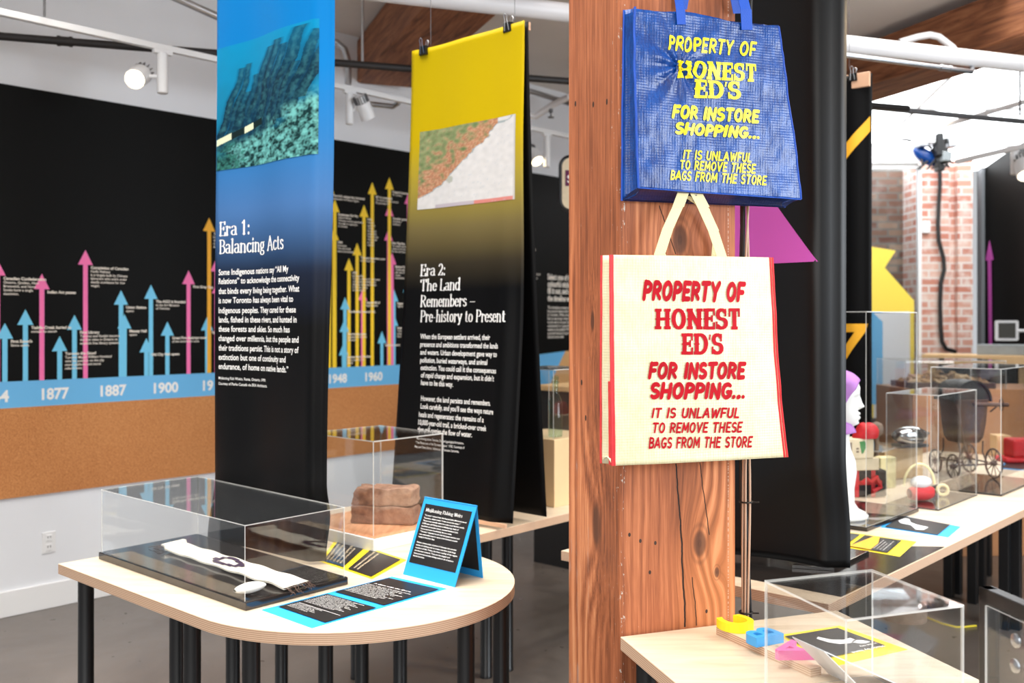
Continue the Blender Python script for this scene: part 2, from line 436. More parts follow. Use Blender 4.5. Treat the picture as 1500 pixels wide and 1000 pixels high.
# drawn serif letters, cap height 1, x height .66: (width, strokes, serif points)
def bowl(cx, cy, rx, ry): return arc(cx, cy, rx, ry, 90, 450, 18)
SERIF = {
 'E': (.56, [[(.12, 0), (.12, 1)], [(.12, 1), (.5, 1), (.5, .84)], [(.12, .52), (.4, .52)], [(.4, .6), (.4, .44)], [(.12, 0), (.53, 0), (.54, .2)]], [(.1, 0), (.1, 1)]),
 'B': (.6, [[(.12, 0), (.12, 1)], [(.12, 1), (.3, 1)]+arc(.3, .77, .22, .23, 90, -90)+[(.12, .54)], [(.3, .54)]+arc(.32, .27, .25, .27, 90, -90)+[(.12, 0)]], [(.1, 0), (.1, 1)]),
 'A': (.72, [[(.08, 0), (.36, 1)], [(.36, 1), (.64, 0)], [(.18, .35), (.54, .35)]], [(.08, 0), (.64, 0)]),
 'T': (.64, [[(.32, 0), (.32, 1)], [(.04, .82), (.05, 1), (.59, 1), (.6, .82)]], [(.32, 0)]),
 'L': (.54, [[(.12, 1), (.12, 0), (.5, 0), (.52, .22)]], [(.12, 0), (.12, 1)]),
 'R': (.66, [[(.12, 0), (.12, 1)], [(.12, 1), (.3, 1)]+arc(.3, .76, .23, .24, 90, -90)+[(.12, .52)], [(.28, .52), (.58, 0)]], [(.12, 0), (.12, 1), (.6, 0)]),
 'P': (.58, [[(.12, 0), (.12, 1)], [(.12, 1), (.3, 1)]+arc(.3, .73, .23, .27, 90, -90)+[(.12, .46)]], [(.12, 0), (.12, 1)]),
 'M': (.88, [[(.12, 0), (.12, 1)], [(.12, 1), (.42, .1)], [(.42, .1), (.72, 1)], [(.74, 1), (.74, 0)]], [(.12, 0), (.12, 1), (.74, 0), (.74, 1)]),
 'F': (.54, [[(.12, 0), (.12, 1)], [(.12, 1), (.5, 1), (.5, .82)], [(.12, .5), (.4, .5)]], [(.12, 0), (.12, 1)]),
 'W': (.92, [[(.06, 1), (.26, 0)], [(.26, 0), (.46, .95)], [(.46, .95), (.66, 0)], [(.66, 0), (.86, 1)]], [(.06, 1), (.46, 1), (.86, 1)]),
 'D': (.66, [[(.12, 0), (.12, 1)], [(.12, 1), (.26, 1)]+arc(.26, .5, .33, .5, 90, -90, 14)+[(.12, 0)]], [(.1, 0), (.1, 1)]),
 'S': (.52, [arc(.27, .75, .2, .25, 20, 270, 10)+arc(.26, .25, .22, .25, 90, -150, 10)[1:]], []),
 'a': (.48, [arc(.22, .48, .16, .18, 150, 0)+[(.38, .1), (.46, .02)], [(.38, .38)]+arc(.22, .18, .17, .18, 80, 330, 12)], []),
 'b': (.52, [[(.1, 1.04), (.1, 0)], arc(.29, .33, .19, .33, 150, -150, 16)], [(.07, 1.04)]),
 'c': (.44, [arc(.26, .33, .2, .33, 45, 320, 14)], []),
 'd': (.54, [[(.42, 1.04), (.42, 0)], arc(.23, .33, .19, .33, 30, 330, 16)], [(.39, 1.04), (.46, 0)]),
 'e': (.46, [[(.06, .36), (.41, .36)]+arc(.24, .33, .18, .33, 5, 320, 16)], []),
 'g': (.5, [bowl(.23, .42, .16, .23), [(.36, .6), (.47, .66)], arc(.24, -.1, .2, .16, 130, -200, 14), [(.12, .2), (.1, .08), (.34, .03)]], []),
 'h': (.56, [[(.1, 0), (.1, 1.04)], arc(.27, .45, .17, .2, 170, 0)+[(.44, 0)]], [(.1, 0), (.44, 0), (.07, 1.04)]),
 'i': (.24, [[(.12, 0), (.12, .66)], [(.12, .88), (.12, .96)]], [(.12, 0), (.09, .66)]),
 'j': (.24, [[(.14, .66), (.14, -.15)]+arc(.03, -.13, .11, .12, 0, -90, 5), [(.14, .88), (.14, .96)]], [(.1, .66)]),
 'k': (.54, [[(.1, 0), (.1, 1.04)], [(.1, .28), (.42, .66)], [(.24, .42), (.46, 0)]], [(.1, 0), (.46, 0), (.42, .66)]),
 'l': (.24, [[(.12, 0), (.12, 1.04)]], [(.12, 0), (.09, 1.04)]),
 'm': (.84, [[(.1, 0), (.1, .66)], arc(.25, .45, .16, .2, 170, 0)+[(.41, 0)], arc(.57, .45, .16, .2, 170, 0)+[(.73, 0)]], [(.1, 0), (.41, 0), (.73, 0), (.07, .66)]),
 'n': (.56, [[(.1, 0), (.1, .66)], arc(.27, .45, .17, .2, 170, 0)+[(.44, 0)]], [(.1, 0), (.44, 0), (.07, .66)]),
 'o': (.5, [bowl(.25, .33, .19, .33)], []),
 'r': (.38, [[(.1, 0), (.1, .66)], arc(.24, .46, .14, .17, 170, 50, 6)+[(.34, .54)]], [(.1, 0), (.07, .66)]),
 's': (.38, [arc(.2, .5, .13, .16, 20, 270, 8)+arc(.19, .17, .15, .17, 90, -150, 8)[1:]], []),
 't': (.34, [[(.14, .86), (.14, .14)]+arc(.24, .12, .1, .11, 180, 310, 5), [(.03, .64), (.3, .64)]], []),
 'y': (.52, [[(.06, .66), (.27, .04)], [(.46, .66), (.2, -.25), (.06, -.22)]], [(.06, .66), (.44, .66)]),
 'u': (.56, [[(.1, .66), (.1, .2)]+arc(.26, .2, .16, .2, 180, 350), [(.44, .66), (.44, 0)]], [(.07, .66), (.41, .66), (.47, 0)]),
 'w': (.74, [[(.05, .66), (.21, 0)], [(.21, 0), (.37, .6)], [(.37, .6), (.53, 0)], [(.53, 0), (.69, .66)]], [(.05, .66), (.69, .66)]),
 'p': (.52, [[(.1, .66), (.1, -.3)], arc(.29, .33, .19, .33, 150, -150, 16)], [(.1, -.3), (.07, .66)]),
 '1': (.44, [[(.22, 0), (.22, 1)], [(.08, .84), (.22, .98)]], [(.22, 0)]),
 '2': (.5, [arc(.24, .72, .18, .28, 160, 0, 8)+[(.4, .6), (.06, .02)], [(.06, .02), (.44, .02), (.46, .2)]], []),
 ':': (.22, [[(.11, .02), (.11, .1)], [(.11, .54), (.11, .62)]], []), '-': (.34, [[(.04, .36), (.3, .36)]], []), '\u2013': (.56, [[(.02, .36), (.54, .36)]], []),
 ' ': (.26, [], []), '.': (.2, [[(.1, .02), (.1, .1)]], []),
}
def ribbon(out, pts, hw, disc=True):
    """strip of quads along 2-D points; hw(direction) gives half-width"""
    vs, fs = out
    for p, q in zip(pts, pts[1:]):
        dx, dy = q[0]-p[0], q[1]-p[1]; L = math.hypot(dx, dy) or 1e-6
        h = hw(dx/L, dy/L); nx, ny = -dy/L*h, dx/L*h; b = len(vs)
        vs += [(p[0]+nx, p[1]+ny), (p[0]-nx, p[1]-ny), (q[0]-nx, q[1]-ny), (q[0]+nx, q[1]+ny)]; fs.append([b, b+1, b+2, b+3])
    if disc:
        for i, p in enumerate(pts):
            k = min(i, len(pts)-2); dx, dy = pts[k+1][0]-pts[k][0], pts[k+1][1]-pts[k][1]; L = math.hypot(dx, dy) or 1e-6
            h = hw(dx/L, dy/L)*.99; b = len(vs)
            vs += [(p[0]+h*math.cos(a*math.pi/4), p[1]+h*math.sin(a*math.pi/4)) for a in range(8)]; fs.append(list(range(b, b+8)))
def rect(out, x0, y0, x1, y1):
    vs, fs = out; b = len(vs); vs += [(x0, y0), (x1, y0), (x1, y1), (x0, y1)]; fs.append([b, b+1, b+2, b+3])
def draw(text, style):
    """-> verts2d, faces, width; cap height 1"""
    out = ([], []); x = 0; rnd = random.Random(hash(len(text))+3)
    for ch in text:
        if style == 'serif':
            wd, st, sf = SERIF[ch]; o = ([], [])
            for s in st: ribbon(o, s, lambda dx, dy: .022+.048*abs(dy)**1.3)
            for (a, b) in sf: rect(o, a-.12, b-(.0 if b < .3 else .05), a+.12, b+(.05 if b < .3 else .0))
            k = 1.0
        elif style == 'slab':
            wd, st = CAPS[ch]; k = 1.22; o = ([], []); st = [[(a*k+.13, b*.86+.07) for a, b in s] for s in st]; r_ = .13+wd*k
            for s in st: ribbon(o, s, (lambda dx, dy: .05) if ch == "'" else (lambda dx, dy: .075+.075*abs(dy)**1.5), disc=len(s) > 2)
            for s in st:
                if len(s) == 2 and abs(s[0][0]-s[1][0]) < .03:
                    x_ = s[0][0]
                    lo, hi = (.235, .235) if ch in 'HT' else ((.235, .2) if x_ < .4 else (.2, .235))
                    for b in (0, 1):
                        if not (ch == 'T' and b): rect(o, x_-lo, .85*b, x_+hi, .15+.85*b)
                    if ch != 'T': rect(o, x_-.2, .46, x_+.2, .54)
            if ch == 'E': rect(o, r_-.1, .66, r_+.02, 1); rect(o, r_-.1, 0, r_+.04, .34); rect(o, r_-.24, .36, r_-.12, .68)
            if ch == 'T': rect(o, .09, .60, .21, 1); rect(o, r_-.1, .60, r_+.02, 1)
            if ch == 'S': rect(o, r_-.12, .62, r_, .98); rect(o, .06, .02, .18, .38)
            if ch == 'O': rect(o, .05, .46, .17, .54); rect(o, r_-.14, .46, r_-.02, .54)
            x0 = min(p[0] for p in o[0]); o = ([(a-x0, b) for a, b in o[0]], o[1]); wd = max(p[0] for p in o[0])+(.0 if ch != "'" else .02)
        else:
            t = {'brush': .104, 'heavy': .138, 'light': .062}[style]; wd, st = CAPS[ch]; k = 1; o = ([], [])
            for s in st:
                s = [(a+rnd.uniform(-.02, .02)*(len(s) == 2), b+rnd.uniform(-.03, .03)*(len(s) == 2)) for a, b in s]
                s = [(a, t*.9+b*(1-t*1.8)) for a, b in s]
                ribbon(o, s, lambda dx, dy: t*(.72+.34*abs(dy*.8+dx*.6)))
            o = ([(a+.2*b, b) for a, b in o[0]], o[1]); wd += .09
        b = len(out[0]); out[0].extend((x+a, q) for a, q in o[0]); out[1].extend([i+b for i in f] for f in o[1])
        x += wd+(.12 if style in ('brush', 'heavy', 'light') else .05)
    return out[0], out[1], max((p[0] for p in out[0]), default=1)
_font = {}
def sans(text, weight=.006):
    key = (text, weight)
    if key in _font: return _font[key]
    cu = bpy.data.curves.new('type', 'FONT'); cu.body = text; cu.offset = weight; cu.resolution_u = 3; cu.fill_mode = 'FRONT'
    o = bpy.data.objects.new('type', cu); COL.objects.link(o)
    me = bpy.data.meshes.new_from_object(o.evaluated_get(bpy.context.evaluated_depsgraph_get()))
    vs = [(v.co.x/.73, v.co.y/.73) for v in me.vertices]; fs = [list(p.vertices) for p in me.polygons]
    bpy.data.objects.remove(o); bpy.data.curves.remove(cu); bpy.data.meshes.remove(me)
    x0 = min((v[0] for v in vs), default=0); vs = [(a-x0, b) for a, b in vs]
    _font[key] = (vs, fs, max((v[0] for v in vs), default=1)); return _font[key]
def glyphs(text, style):
    if style == 'sans': return sans(text)
    if style == 'bold': return sans(text, .016)
    if style == 'black': return sans(text, .034)
    return draw(text, style)
def letter_line(mb, text, style, fn, mi=0, sub=0):
    """fn(s, t): s 0..1 along the line, t cap heights above the baseline -> world"""
    vs, fs, wd = glyphs(text, style)
    if sub:                                    # finer faces that follow a creased cloth
        v2, f2 = list(vs), []
        for f in fs:
            if len(f) != 4: f2.append(f); continue
            p = [vs[i] for i in f]; L0 = max(math.dist(p[0], p[1]), math.dist(p[2], p[3])); L1 = max(math.dist(p[1], p[2]), math.dist(p[0], p[3]))
            n, m = max(1, math.ceil(L0/sub)), max(1, math.ceil(L1/sub)); b = len(v2)
            for j in range(m+1):
                for i in range(n+1):
                    u, v = i/n, j/m
                    v2.append(tuple(lerp(lerp(p[0][k], p[1][k], u), lerp(p[3][k], p[2][k], u), v) for k in (0, 1)))
            for j in range(m):
                for i in range(n): f2.append([b+j*(n+1)+i, b+j*(n+1)+i+1, b+(j+1)*(n+1)+i+1, b+(j+1)*(n+1)+i])
        vs, fs = v2, f2
    mb.add([fn(a/wd, b) for a, b in vs], fs, mi)
def facing(mb, eye=V((0, 0, CH))):
    """make text faces look at the viewer's side"""
    for i, f in enumerate(mb.f):
        a, b, c = mb.v[f[0]], mb.v[f[1]], mb.v[f[2]]
        if (b-a).cross(c-a).dot(eye-a) < 0: mb.f[i] = f[::-1]
    return mb
# ================================================================== SETTING
def fl_quad(pts, t): return MB().prism(pts, t)
struct('floor', MB().box((-6, -1.5, -.1), (13, 0, 0), (0, 14.5, 0), (0, 0, .1)), 'floor')
W0 = V((-2.759, 5.363, 0)); WN = BR
CEIL = 3.645
def wall(a, b, z0, z1, th, n): return MB().box(V(a)+UP*z0, V(b)-V(a), -V(n)*th, UP*(z1-z0))
struct('wall_left', wall(W0-AR*2.2, W0+AR*6.4, 0, CEIL, .12, WN), 'white_wall')
struct('baseboard_left', wall(W0-AR*2.2+WN*.016, W0+AR*6.4+WN*.016, 0, .14, .016, WN), 'white', bevel=.004)
WE = W0+AR*6.4
struct('wall_back', MB().box((WE.x, 10.3, 0), (4.7-WE.x, 0, 0), (0, .15, 0), (0, 0, 3.22)), 'brick_dark')
struct('wall_right', MB().box((4.86, 3.2, 0), (.12, 0, 0), (0, 7.2, 0), (0, 0, 3.3)), 'vinyl_black')
struct('trim_1', MB().box((4.82, 10.22, 0), (.035, 0, 0), (0, .08, 0), (0, 0, 3.3)), 'grey_trim')
# ceiling stops where the daylight panel begins
struct('ceiling', MB().prism([(-6, -1.2, CEIL), (7, -1.2, CEIL), (7, 7.6, CEIL), (2.95, 7.6, CEIL), (2.95, 13, CEIL), (-6, 13, CEIL)], (0, 0, .1)), 'ceiling')
sk = struct('window_1', MB().prism([(2.95, 7.6, CEIL), (8.2, 7.6, CEIL), (8.2, 10.32, 3.16), (2.95, 10.32, 3.16)], (0, 0, .05)), 'sky_panel')
for k, (x0, y0, x1, y1) in enumerate([(2.95, 8.6, 8.2, 8.6), (2.95, 9.5, 8.2, 9.5), (3.5, 7.6, 3.5, 10.3), (5.2, 7.6, 5.2, 10.3)]):
    zz = lambda y: CEIL-(y-7.6)/2.72*.485-.03
    obj('glazing_bar', MB().tube([(x0, y0, zz(y0)), (x1, y1, zz(y1))], .018, 8), 'white', sk)

# outlet on the white wall
def wp(px, py, off=.004): return on_plane(px, py, W0+WN*off, WN)
def wt(px): return (wp(px, HY)-W0).dot(AR)
def wz(px, py): return wp(px, py).z
oc = wp(71, 794, .0); t = thing('wall_outlet', 'white double power outlet low on the white wall beneath the cork band', 'outlet', oc)
obj('cover_plate', MB().cbox(oc+WN*.003, AR*.075, UP*.118, WN*.006), 'white', t, bevel=.002)
for s in (-.026, .026):
    p = obj('socket', MB().cbox(oc+WN*.007+UP*s, AR*.034, UP*.036, WN*.005), 'white', t, bevel=.002)
    mb = MB()
    for q in (-.007, .007): mb.cbox(oc+WN*.0098+UP*(s+.004)+AR*q, AR*.003, UP*.011, WN*.001)
    obj('slot', mb, 'black_satin', p)

# ================================================================== TIMELINE MURAL
Z_BLK, Z_BT, Z_BB, Z_CB = 2.88, 1.272, 1.128, .64
T0, T1e = -1.6, 6.0
def wq(t, z, off): return W0+AR*t+WN*off+UP*z
def panel(t0, t1, z0, z1, off, th=.003): return MB().box(wq(t0, z0, off), AR*(t1-t0), UP*(z1-z0), WN*th)
mu = thing('timeline_mural', 'long black wall timeline with coloured arrows, blue year band and cork strip below', 'mural', wq(2, 1.2, 0))
obj('black_panel', panel(T0, T1e, Z_BT, Z_BLK, .001), 'vinyl_black', mu)
obj('year_band', panel(T0, T1e, Z_BB, Z_BT, .001), 'vinyl_blue', mu)
obj('cork_band', panel(T0, T1e, Z_CB, Z_BB, .001, .012), 'cork', mu)
def seam(px):
    t = wt(px); return MB().box(wq(t, Z_BT, .0042), AR*.002, UP*(Z_BLK-Z_BT), WN*.0004)
ARR = [ # tip px x, y, colour, caption: title, lines
 (-4, 380, 'pink', 'Canadian Confederation', ['Ontario, Quebec, New', 'Brunswick, and Nova', 'Scotia form a single', 'dominion.']),
 (7, 473, 'cyan', "First Eaton's", ['Store opens']),
 (37, 453, 'cyan', 'Taddle Creek buried to', ['contain its stench']),
 (61, 401, 'pink', 'Indian Act passes', []),
 (87, 492, 'cyan', 'Toronto the Good', ['Toronto Mayor William Howland', 'wins his position on the city', 'moral platform and moral', 'reform laws.']),
 (109, 461, 'cyan', 'First Library', ['Toronto and Guelph become', 'the first cities in Ontario to', 'establish free library systems.']),
 (125, 366, 'pink', 'Completion of Canadian', ['Pacific Railway', 'It is largely built by Chinese', 'labourers who work under', 'deadly conditions for low', 'wages.']),
 (177, 425, 'cyan', 'Union Station', ['opens']), (182, 460, 'cyan', 'Massey Hall', ['opens']),
 (214, 495, 'cyan', 'Old City Hall opens', []), (221, 417, 'cyan', 'The AGO is founded', ['as the Art Museum', 'of Toronto']),
 (245, 471, 'cyan', 'Great Fire destroys most', ['of the downtown core']), (276, 396, 'pink', 'First Grey Cup', []),
 (303, 464, 'cyan', 'The R', []), (306, 319, 'orange', 'The', ['First', 'Wom', 'Cana', 'from']), (317, 378, 'pink', '', []), (319, 410, 'pink', '', []),
 (482, 264, 'yellow', 'The U.N. adopts the Universal', ['Declaration of Human Rights']),
 (489, 333, 'yellow', '1950', ['Hurricane', 'The city builds', 'storm protections']), (490, 292, 'yellow', 'Employees Fair Pay', ['Labour Strikes', 'Women workers guarantee', 'the right to equal pay', 'in Ontario']),
 (511, 378, 'yellow', '1953', ['Housing Plan', 'Toronto replaces its old homes', 'with apartment blocks and', 'displaces immigrant families', 'in the city centre', 'to the suburbs']),
 (523, 356, 'yellow', 'Toronto becomes a new', ['kind of city state']), (533, 300, 'yellow', '1954', ['Subway', 'opens on', 'Yonge', 'Street and', 'shapes the', 'future of the', 'city as well', 'as many', 'suburbs']),
 (545, 267, 'yellow', '401 is completed', ['The road is opened around', 'the growing city']), (570, 260, 'yellow', 'Hospital insurance', ['for Ontario']),
 (531, 422, 'pink', 'Canada Bill of', ['Rights passed']), (569, 335, 'pink', 'New Flag flies', ['The maple leaf flag is', 'raised across the country', 'for the very first time']), (570, 299, 'pink', 'Canadian government', ['establishes', 'residency']),
 (574, 370, 'pink', 'Medical Care Act', ['Canada agrees to a national', 'plan that covers all', 'people', 'everywhere']), (598, 282, 'pink', 'Trans', ['Bank', 'Arts']), (603, 322, 'pink', 'No', ['Go']),
 (503, 502, 'cyan', 'Bomber Plant: The first', ['plane leaves the city', 'airfield']), (504, 468, 'cyan', 'First hockey game', ['broadcast on national', 'television']), (505, 435, 'cyan', 'The Beatles Come to T.O.', []),
 (559, 485, 'cyan', 'Gardiner opens', []), (577, 460, 'cyan', 'Need to Be Heard', ['Town homes are saved', 'along the avenue', 'by protest']), (577, 424, 'cyan', 'Regent Park', ['High school']),
 (600, 494, 'cyan', 'CN', ['Tower', 'tops', 'out']), (596, 446, 'cyan', 'City', ['Hall']), (596, 411, 'cyan', 'New', ['Civic', 'Plaza'])]
for i, (px, py, c, ti, ls) in enumerate(ARR):
    tt = wt(px); zt = wz(px, py); off = .0045+.0006*(i % 5); hw, sh, hh = .042, .0145, .088
    if px < 330: hw, sh, hh = .043, .0135, .085
    e = .0006
    mb = MB().prism([wq(tt-hw, zt-hh, off), wq(tt+hw, zt-hh, off), wq(tt, zt, off)], WN*e)
    mb.box(wq(tt-sh, Z_BT, off), AR*sh*2, UP*(zt-hh-Z_BT), WN*e)
    a = obj('timeline_arrow', mb, c, mu)
    txt = MB()
    if ti:
        x0 = tt+.030; z = zt-hh-.022; cap = .0145
        for k, s in enumerate([ti]+ls):
            vs, fs, wd = glyphs(s, 'black' if k == 0 else 'bold'); cw = cap*(1.1 if k == 0 else .95)
            if not s.strip(): continue
            letter_line(txt, s, 'black' if k == 0 else 'bold', lambda q, r: wq(x0+q*wd*cw*1.05, z+r*cw, .0084))
            z -= .0205
        obj('caption', facing(txt), 'cream_letter', a)
    yr = MB(); letter_line(yr, str(1860+i), 'bold', lambda q, r: wq(tt-.016+q*.032, zt-hh+.008+r*.016, off+.001))
    if 0 < px and False: obj('year', yr, 'lettering', a)
for s, px0, px1, pyb, pyt in [('1864', -34, 13, 598, 585), ('1877', 61, 101, 594, 580), ('1887', 147, 185, 588, 574), ('1900', 225, 261, 583, 569), ('1914', 297, 330, 578, 565), ('1948', 482, 508, 565, 553), ('1960', 535, 560, 562, 550), ('1973', 585, 608, 559, 547)]:
    mb = MB(); ta, tb = wt(px0), wt(px1); z0 = wz(px0, pyb); c = .062
    letter_line(mb, s, 'black', lambda q, r: wq(lerp(ta, tb, q), 1.165+r*c, .006)); obj('year', facing(mb), 'lettering', mu)
mb = MB()
for s, pyb, cap in [('Select one of the', 409, .082), ('colourful stickers,', 419.5, .082), ('fill it out, and add it to', 429.5, .082), ('the timeline wall.', 440.5, .082)]:
    _, _, wd = glyphs(s, 'black'); t0 = wt(802); z0 = wz(802, pyb); cc = .052
    letter_line(mb, s, 'black', lambda q, r: wq(t0+q*wd*cc*.72, z0+r*cc, .006))
for k, s in enumerate(['The timeline presents some', 'but not all events that happened', 'in Toronto. What would you', 'like to see here, what is missing', 'to the story of your city, or a', 'community or a person that', 'needs to be added? Write it', 'yourself and put it up on this', 'shared story wall']):
    _, _, wd = glyphs(s, 'sans'); t0 = wt(802); z0 = wz(802, 452+k*5.4); cc = .026
    letter_line(mb, s, 'bold', lambda q, r: wq(t0+q*wd*cc*.9, z0+r*cc, .006))
for px, py, ss in [(770, 402, ['Mayor elected', 'for the new', 'city', 'in May']), (770, 456, ['Arts space', 'opens in a', 'factory']), (772, 366, ['Blackout', 'hits'])]:
    for k, s in enumerate(ss):
        _, _, wd = glyphs(s, 'sans'); t0 = wt(px); z0 = wz(px, py)-k*.034; cc = .02
        letter_line(mb, s, 'sans', lambda q, r: wq(t0+q*wd*cc*1.2, z0+r*cc, .006))
obj('sticker_instructions', facing(mb), 'cream_letter', mu)
obj('blue_arrow_shape', MB().prism([wp(x, y, .015) for x, y in ((782, 520), (828, 514), (800, 580), (782, 584))], WN*.001), 'vinyl_blue', mu)
obj('tan_arrow_shape', MB().prism([wp(x, y, .0165) for x, y in ((828, 514), (900, 508), (900, 584), (796, 584))], WN*.001), 'tan', mu)

# ================================================================== CEILING: beams, pipes, tracks
def beam(a, b, wd, h, label):
    a, b = V(a), V(b); d = b-a; L = d.length; d.normalize(); sd = d.cross(UP).normalized()
    mb = MB().box((0, 0, 0), (0, L, 0), (wd, 0, 0), (0, 0, h))
    o = obj('ceiling_beam', mb, 'beam', bevel=.012); o.location = a; o.rotation_euler = (0, 0, math.atan2(d.y, d.x)-math.pi/2)
    return tag(o, label, 'beam', 'timber ceiling beams')
pe = at(605, 129, 7.35); dirB = V((.345, -.938, 0))
beam(pe, pe+dirB*3.6, .42, .31, 'reddish timber ceiling beam running up behind the yellow topped banner')
pr = at(1277, 150, 7.6)
beam(pr-dirB*2.0, pr+dirB*4.0, .40, .31, 'heavy timber ceiling beam at upper right above the bright skylight')
def pipe(name, pts, r, mat, label, cat='pipe', seg=14, coup=()):
    t = thing(name, label, cat, pts[0]); obj('tube', MB().tube(pts, r, seg), mat, t, smooth=True)
    pts = [V(p) for p in pts]
    for p, d in coup:
        p = V(p); d = V(d).normalized()
        obj('coupling', MB().lathe(p-d*.04, [(r*1.05, 0), (r*1.35, .004), (r*1.35, .018), (r*1.2, .02), (r*1.2, .06), (r*1.35, .062), (r*1.35, .076), (r*1.05, .08)], 14, 0, d), mat, t, smooth=True)
    return t
b0, b1 = at(0, 53, 5.15), at(833, 119, 6.1); bd = (b1-b0).normalized()
pipe('sprinkler_pipe', [b0-bd*.3, b1+bd*2.5], .021, 'black_iron', 'dark iron pipe with a coupling running under the ceiling at left', coup=[(at(95, 60.5, 5.26), bd)])
w0, w1 = at(834, 19, 4.95), at(1500, 94, 5.85); wd_ = (w1-w0).normalized()
pipe('duct_pipe', [w0-wd_*3.6, w1+wd_*1.2], .047, 'white_pipe', 'thick white pipe crossing overhead behind the timber post', seg=20)
c0, c1 = at(1225, 79, 5.4), at(1385, 100, 5.6)
pipe('metal_conduit', [c0-(c1-c0), c1, c1+(c1-c0)*.25+V((0, 0, .0)), c1+(c1-c0)*.3+V((.02, .1, .06))], .014, 'steel', 'shiny steel conduit hugging the underside of the white pipe', coup=[(c1, c1-c0)])
pipe('grey_conduit', [at(1278, 157, 7.0), at(1400, 169, 7.1), at(1500, 178, 7.2), at(1600, 187, 7.3)], .02, 'wire', 'dark grey rod crossing in front of the bright skylight')
pipe('bent_conduit', [at(1318, 62, 6.0), at(1345, 54, 6.0), at(1362, 51, 6.0), at(1375, 54, 6.0), at(1396, 70, 6.0), at(1400, 78, 6.0)], .02, 'white_pipe', 'white conduit with a bend on the face of the right beam')
pipe('flexible_conduit', [at(480, 60, 6.7), at(494, 62, 6.7), at(505, 72, 6.7), at(510, 90, 6.7), at(510, 124, 6.7)], .022, 'steel', 'silver conduit curving down beside the left beam')
pipe('side_conduit', [at(540, 152, 6.6), at(576, 156, 6.6), at(584, 150, 6.55)], .017, 'steel', 'short grey conduit stub beside the unlit spotlight')
pipe('wall_conduit', [at(500, 4, 7.5), at(772, 132, 8.0), at(833, 151, 8.3)], .022, 'steel', 'grey conduit high on the white wall behind the yellow banner')
pipe('ceiling_conduit', [at(215, -22, 5.0), at(318, 24, 5.2), at(480, 62, 5.5)], .02, 'steel', 'grey conduit crossing the ceiling behind the blue banner')
pipe('sprinkler_drop', [at(774, 168, 7.0), at(784, 171, 7.0), at(812, 152, 6.9), at(834, 142, 6.8)], .022, 'white_pipe', 'white bent sprinkler branch beside the yellow topped banner')
tag(obj('fire_sprinkler', MB().lathe(at(807, 157, 6.92)-UP*.075, [(.02, 0), (.024, .008), (.006, .012), (.006, .035), (.014, .04), (.014, .075)], 10), 'wire', smooth=True), 'small sprinkler head hanging from the white bent branch', 'sprinkler')
tag(obj('hanger_rod', MB().cyl(at(531, 94, 5.72), at(531, 94, 5.72)+V((0, 0, .95)), .008), 'steel'), 'thin steel rod holding the black pipe beside the blue banner', 'rod', 'hanger rods')
tag(obj('hanger_rod', MB().cyl(at(65, 24, 4.72), at(65, 24, 4.72)+V((0, 0, .75)), .006), 'wire'), 'thin rod holding the light track at far left', 'rod', 'hanger rods')
tag(obj('hanger_rod', MB().cyl(at(1494, 170, 7.1), V((at(1494, 170, 7.1).x, 7.1, CEIL)), .008), 'wire'), 'thin wire rod dropping through the skylight at far right', 'rod', 'hanger rods')
# light tracks
def track(a, b, label):
    a, b = V(a), V(b); d = (b-a).normalized(); s = d.cross(UP).normalized()
    return tag(obj('light_track', MB().cbox((a+b)/2, b-a, s*.034, s.cross(d)*.032), 'white', bevel=.003), label, 'light track', 'lighting tracks')
r0, r1 = at(0, 18, 4.6), at(834, 198, 8.25)
r1 = r0+AR*6.0; r1.z = r0.z
track(r0-AR*2.0, r1, 'long white lighting track over the timeline wall')
def track_pt(px):   # point of the track over image column px
    k = (px-HX)/F; s = (k*r0.y-r0.x)/(AR.x-k*AR.y); return r0+AR*s
track(at(1330, 199, 8.0), at(1600, 120, 7.0), 'white lighting track under the skylight')
track(at(1400, 237, 7.2), at(1560, 200, 6.6), 'white lighting track carrying the spotlight at far right')
def lamp(p, stem, can_off, aim, label, lit, energy=0, drop=.2, sc=1.0):
    """p on the track; can_off from stem to the can's centre; aim = direction of the beam"""
    p = V(p); t = thing('track_light', label, 'spotlight', p, 'white track spotlights'); aim = V(aim).normalized()
    obj('track_adapter', MB().cbox(p-UP*.02, AR*.09*sc, BR*.03, UP*.03), 'white', t, bevel=.003)
    obj('driver_body', MB().lathe(p-UP*(drop+.03), [(.018*sc, 0), (.024*sc, .004), (.024*sc, drop), (.02*sc, drop+.004)], 14), 'white', t, smooth=True)
    c = p-UP*(drop*.72)+V(can_off)
    obj('swivel_arm', MB().cyl(p-UP*drop*.72, c, .01), 'white', t)
    R = .047*sc; prof = [(R*.7, -.075), (R*.74, -.07), (R*.74, -.035), (R, -.03), (R, .07), (R*.9, .07), (R*.86, .062)]
    obj('lamp_can', MB().lathe(c, [(r, z*sc) for r, z in prof], 22, 0, aim), 'white', t, smooth=True)
    fin = MB(); x = aim.orthogonal().normalized(); y = aim.cross(x)
    for k in range(14):
        a = 2*math.pi*k/14; d = x*math.cos(a)+y*math.sin(a); e = aim.cross(d)
        fin.cbox(c-aim*.054*sc+d*R*.84, d*R*.3, e*.004, aim*.044*sc)
    obj('heat_sink', fin, 'wire', t)
    obj('lens', MB().lathe(c+aim*.058*sc, [(R*.84, 0), (R*.84, .006), (R*.5, .009), (.001, .01)], 20, 0, aim), 'lens' if lit else 'lens_soft', t, smooth=True)
    if energy:
        light('track_or_added_spot', 'SPOT', c+aim*.09*sc, c+aim, energy, (1, .87, .68), spot_size=math.radians(75), spot_blend=.6, shadow_soft_size=.04)
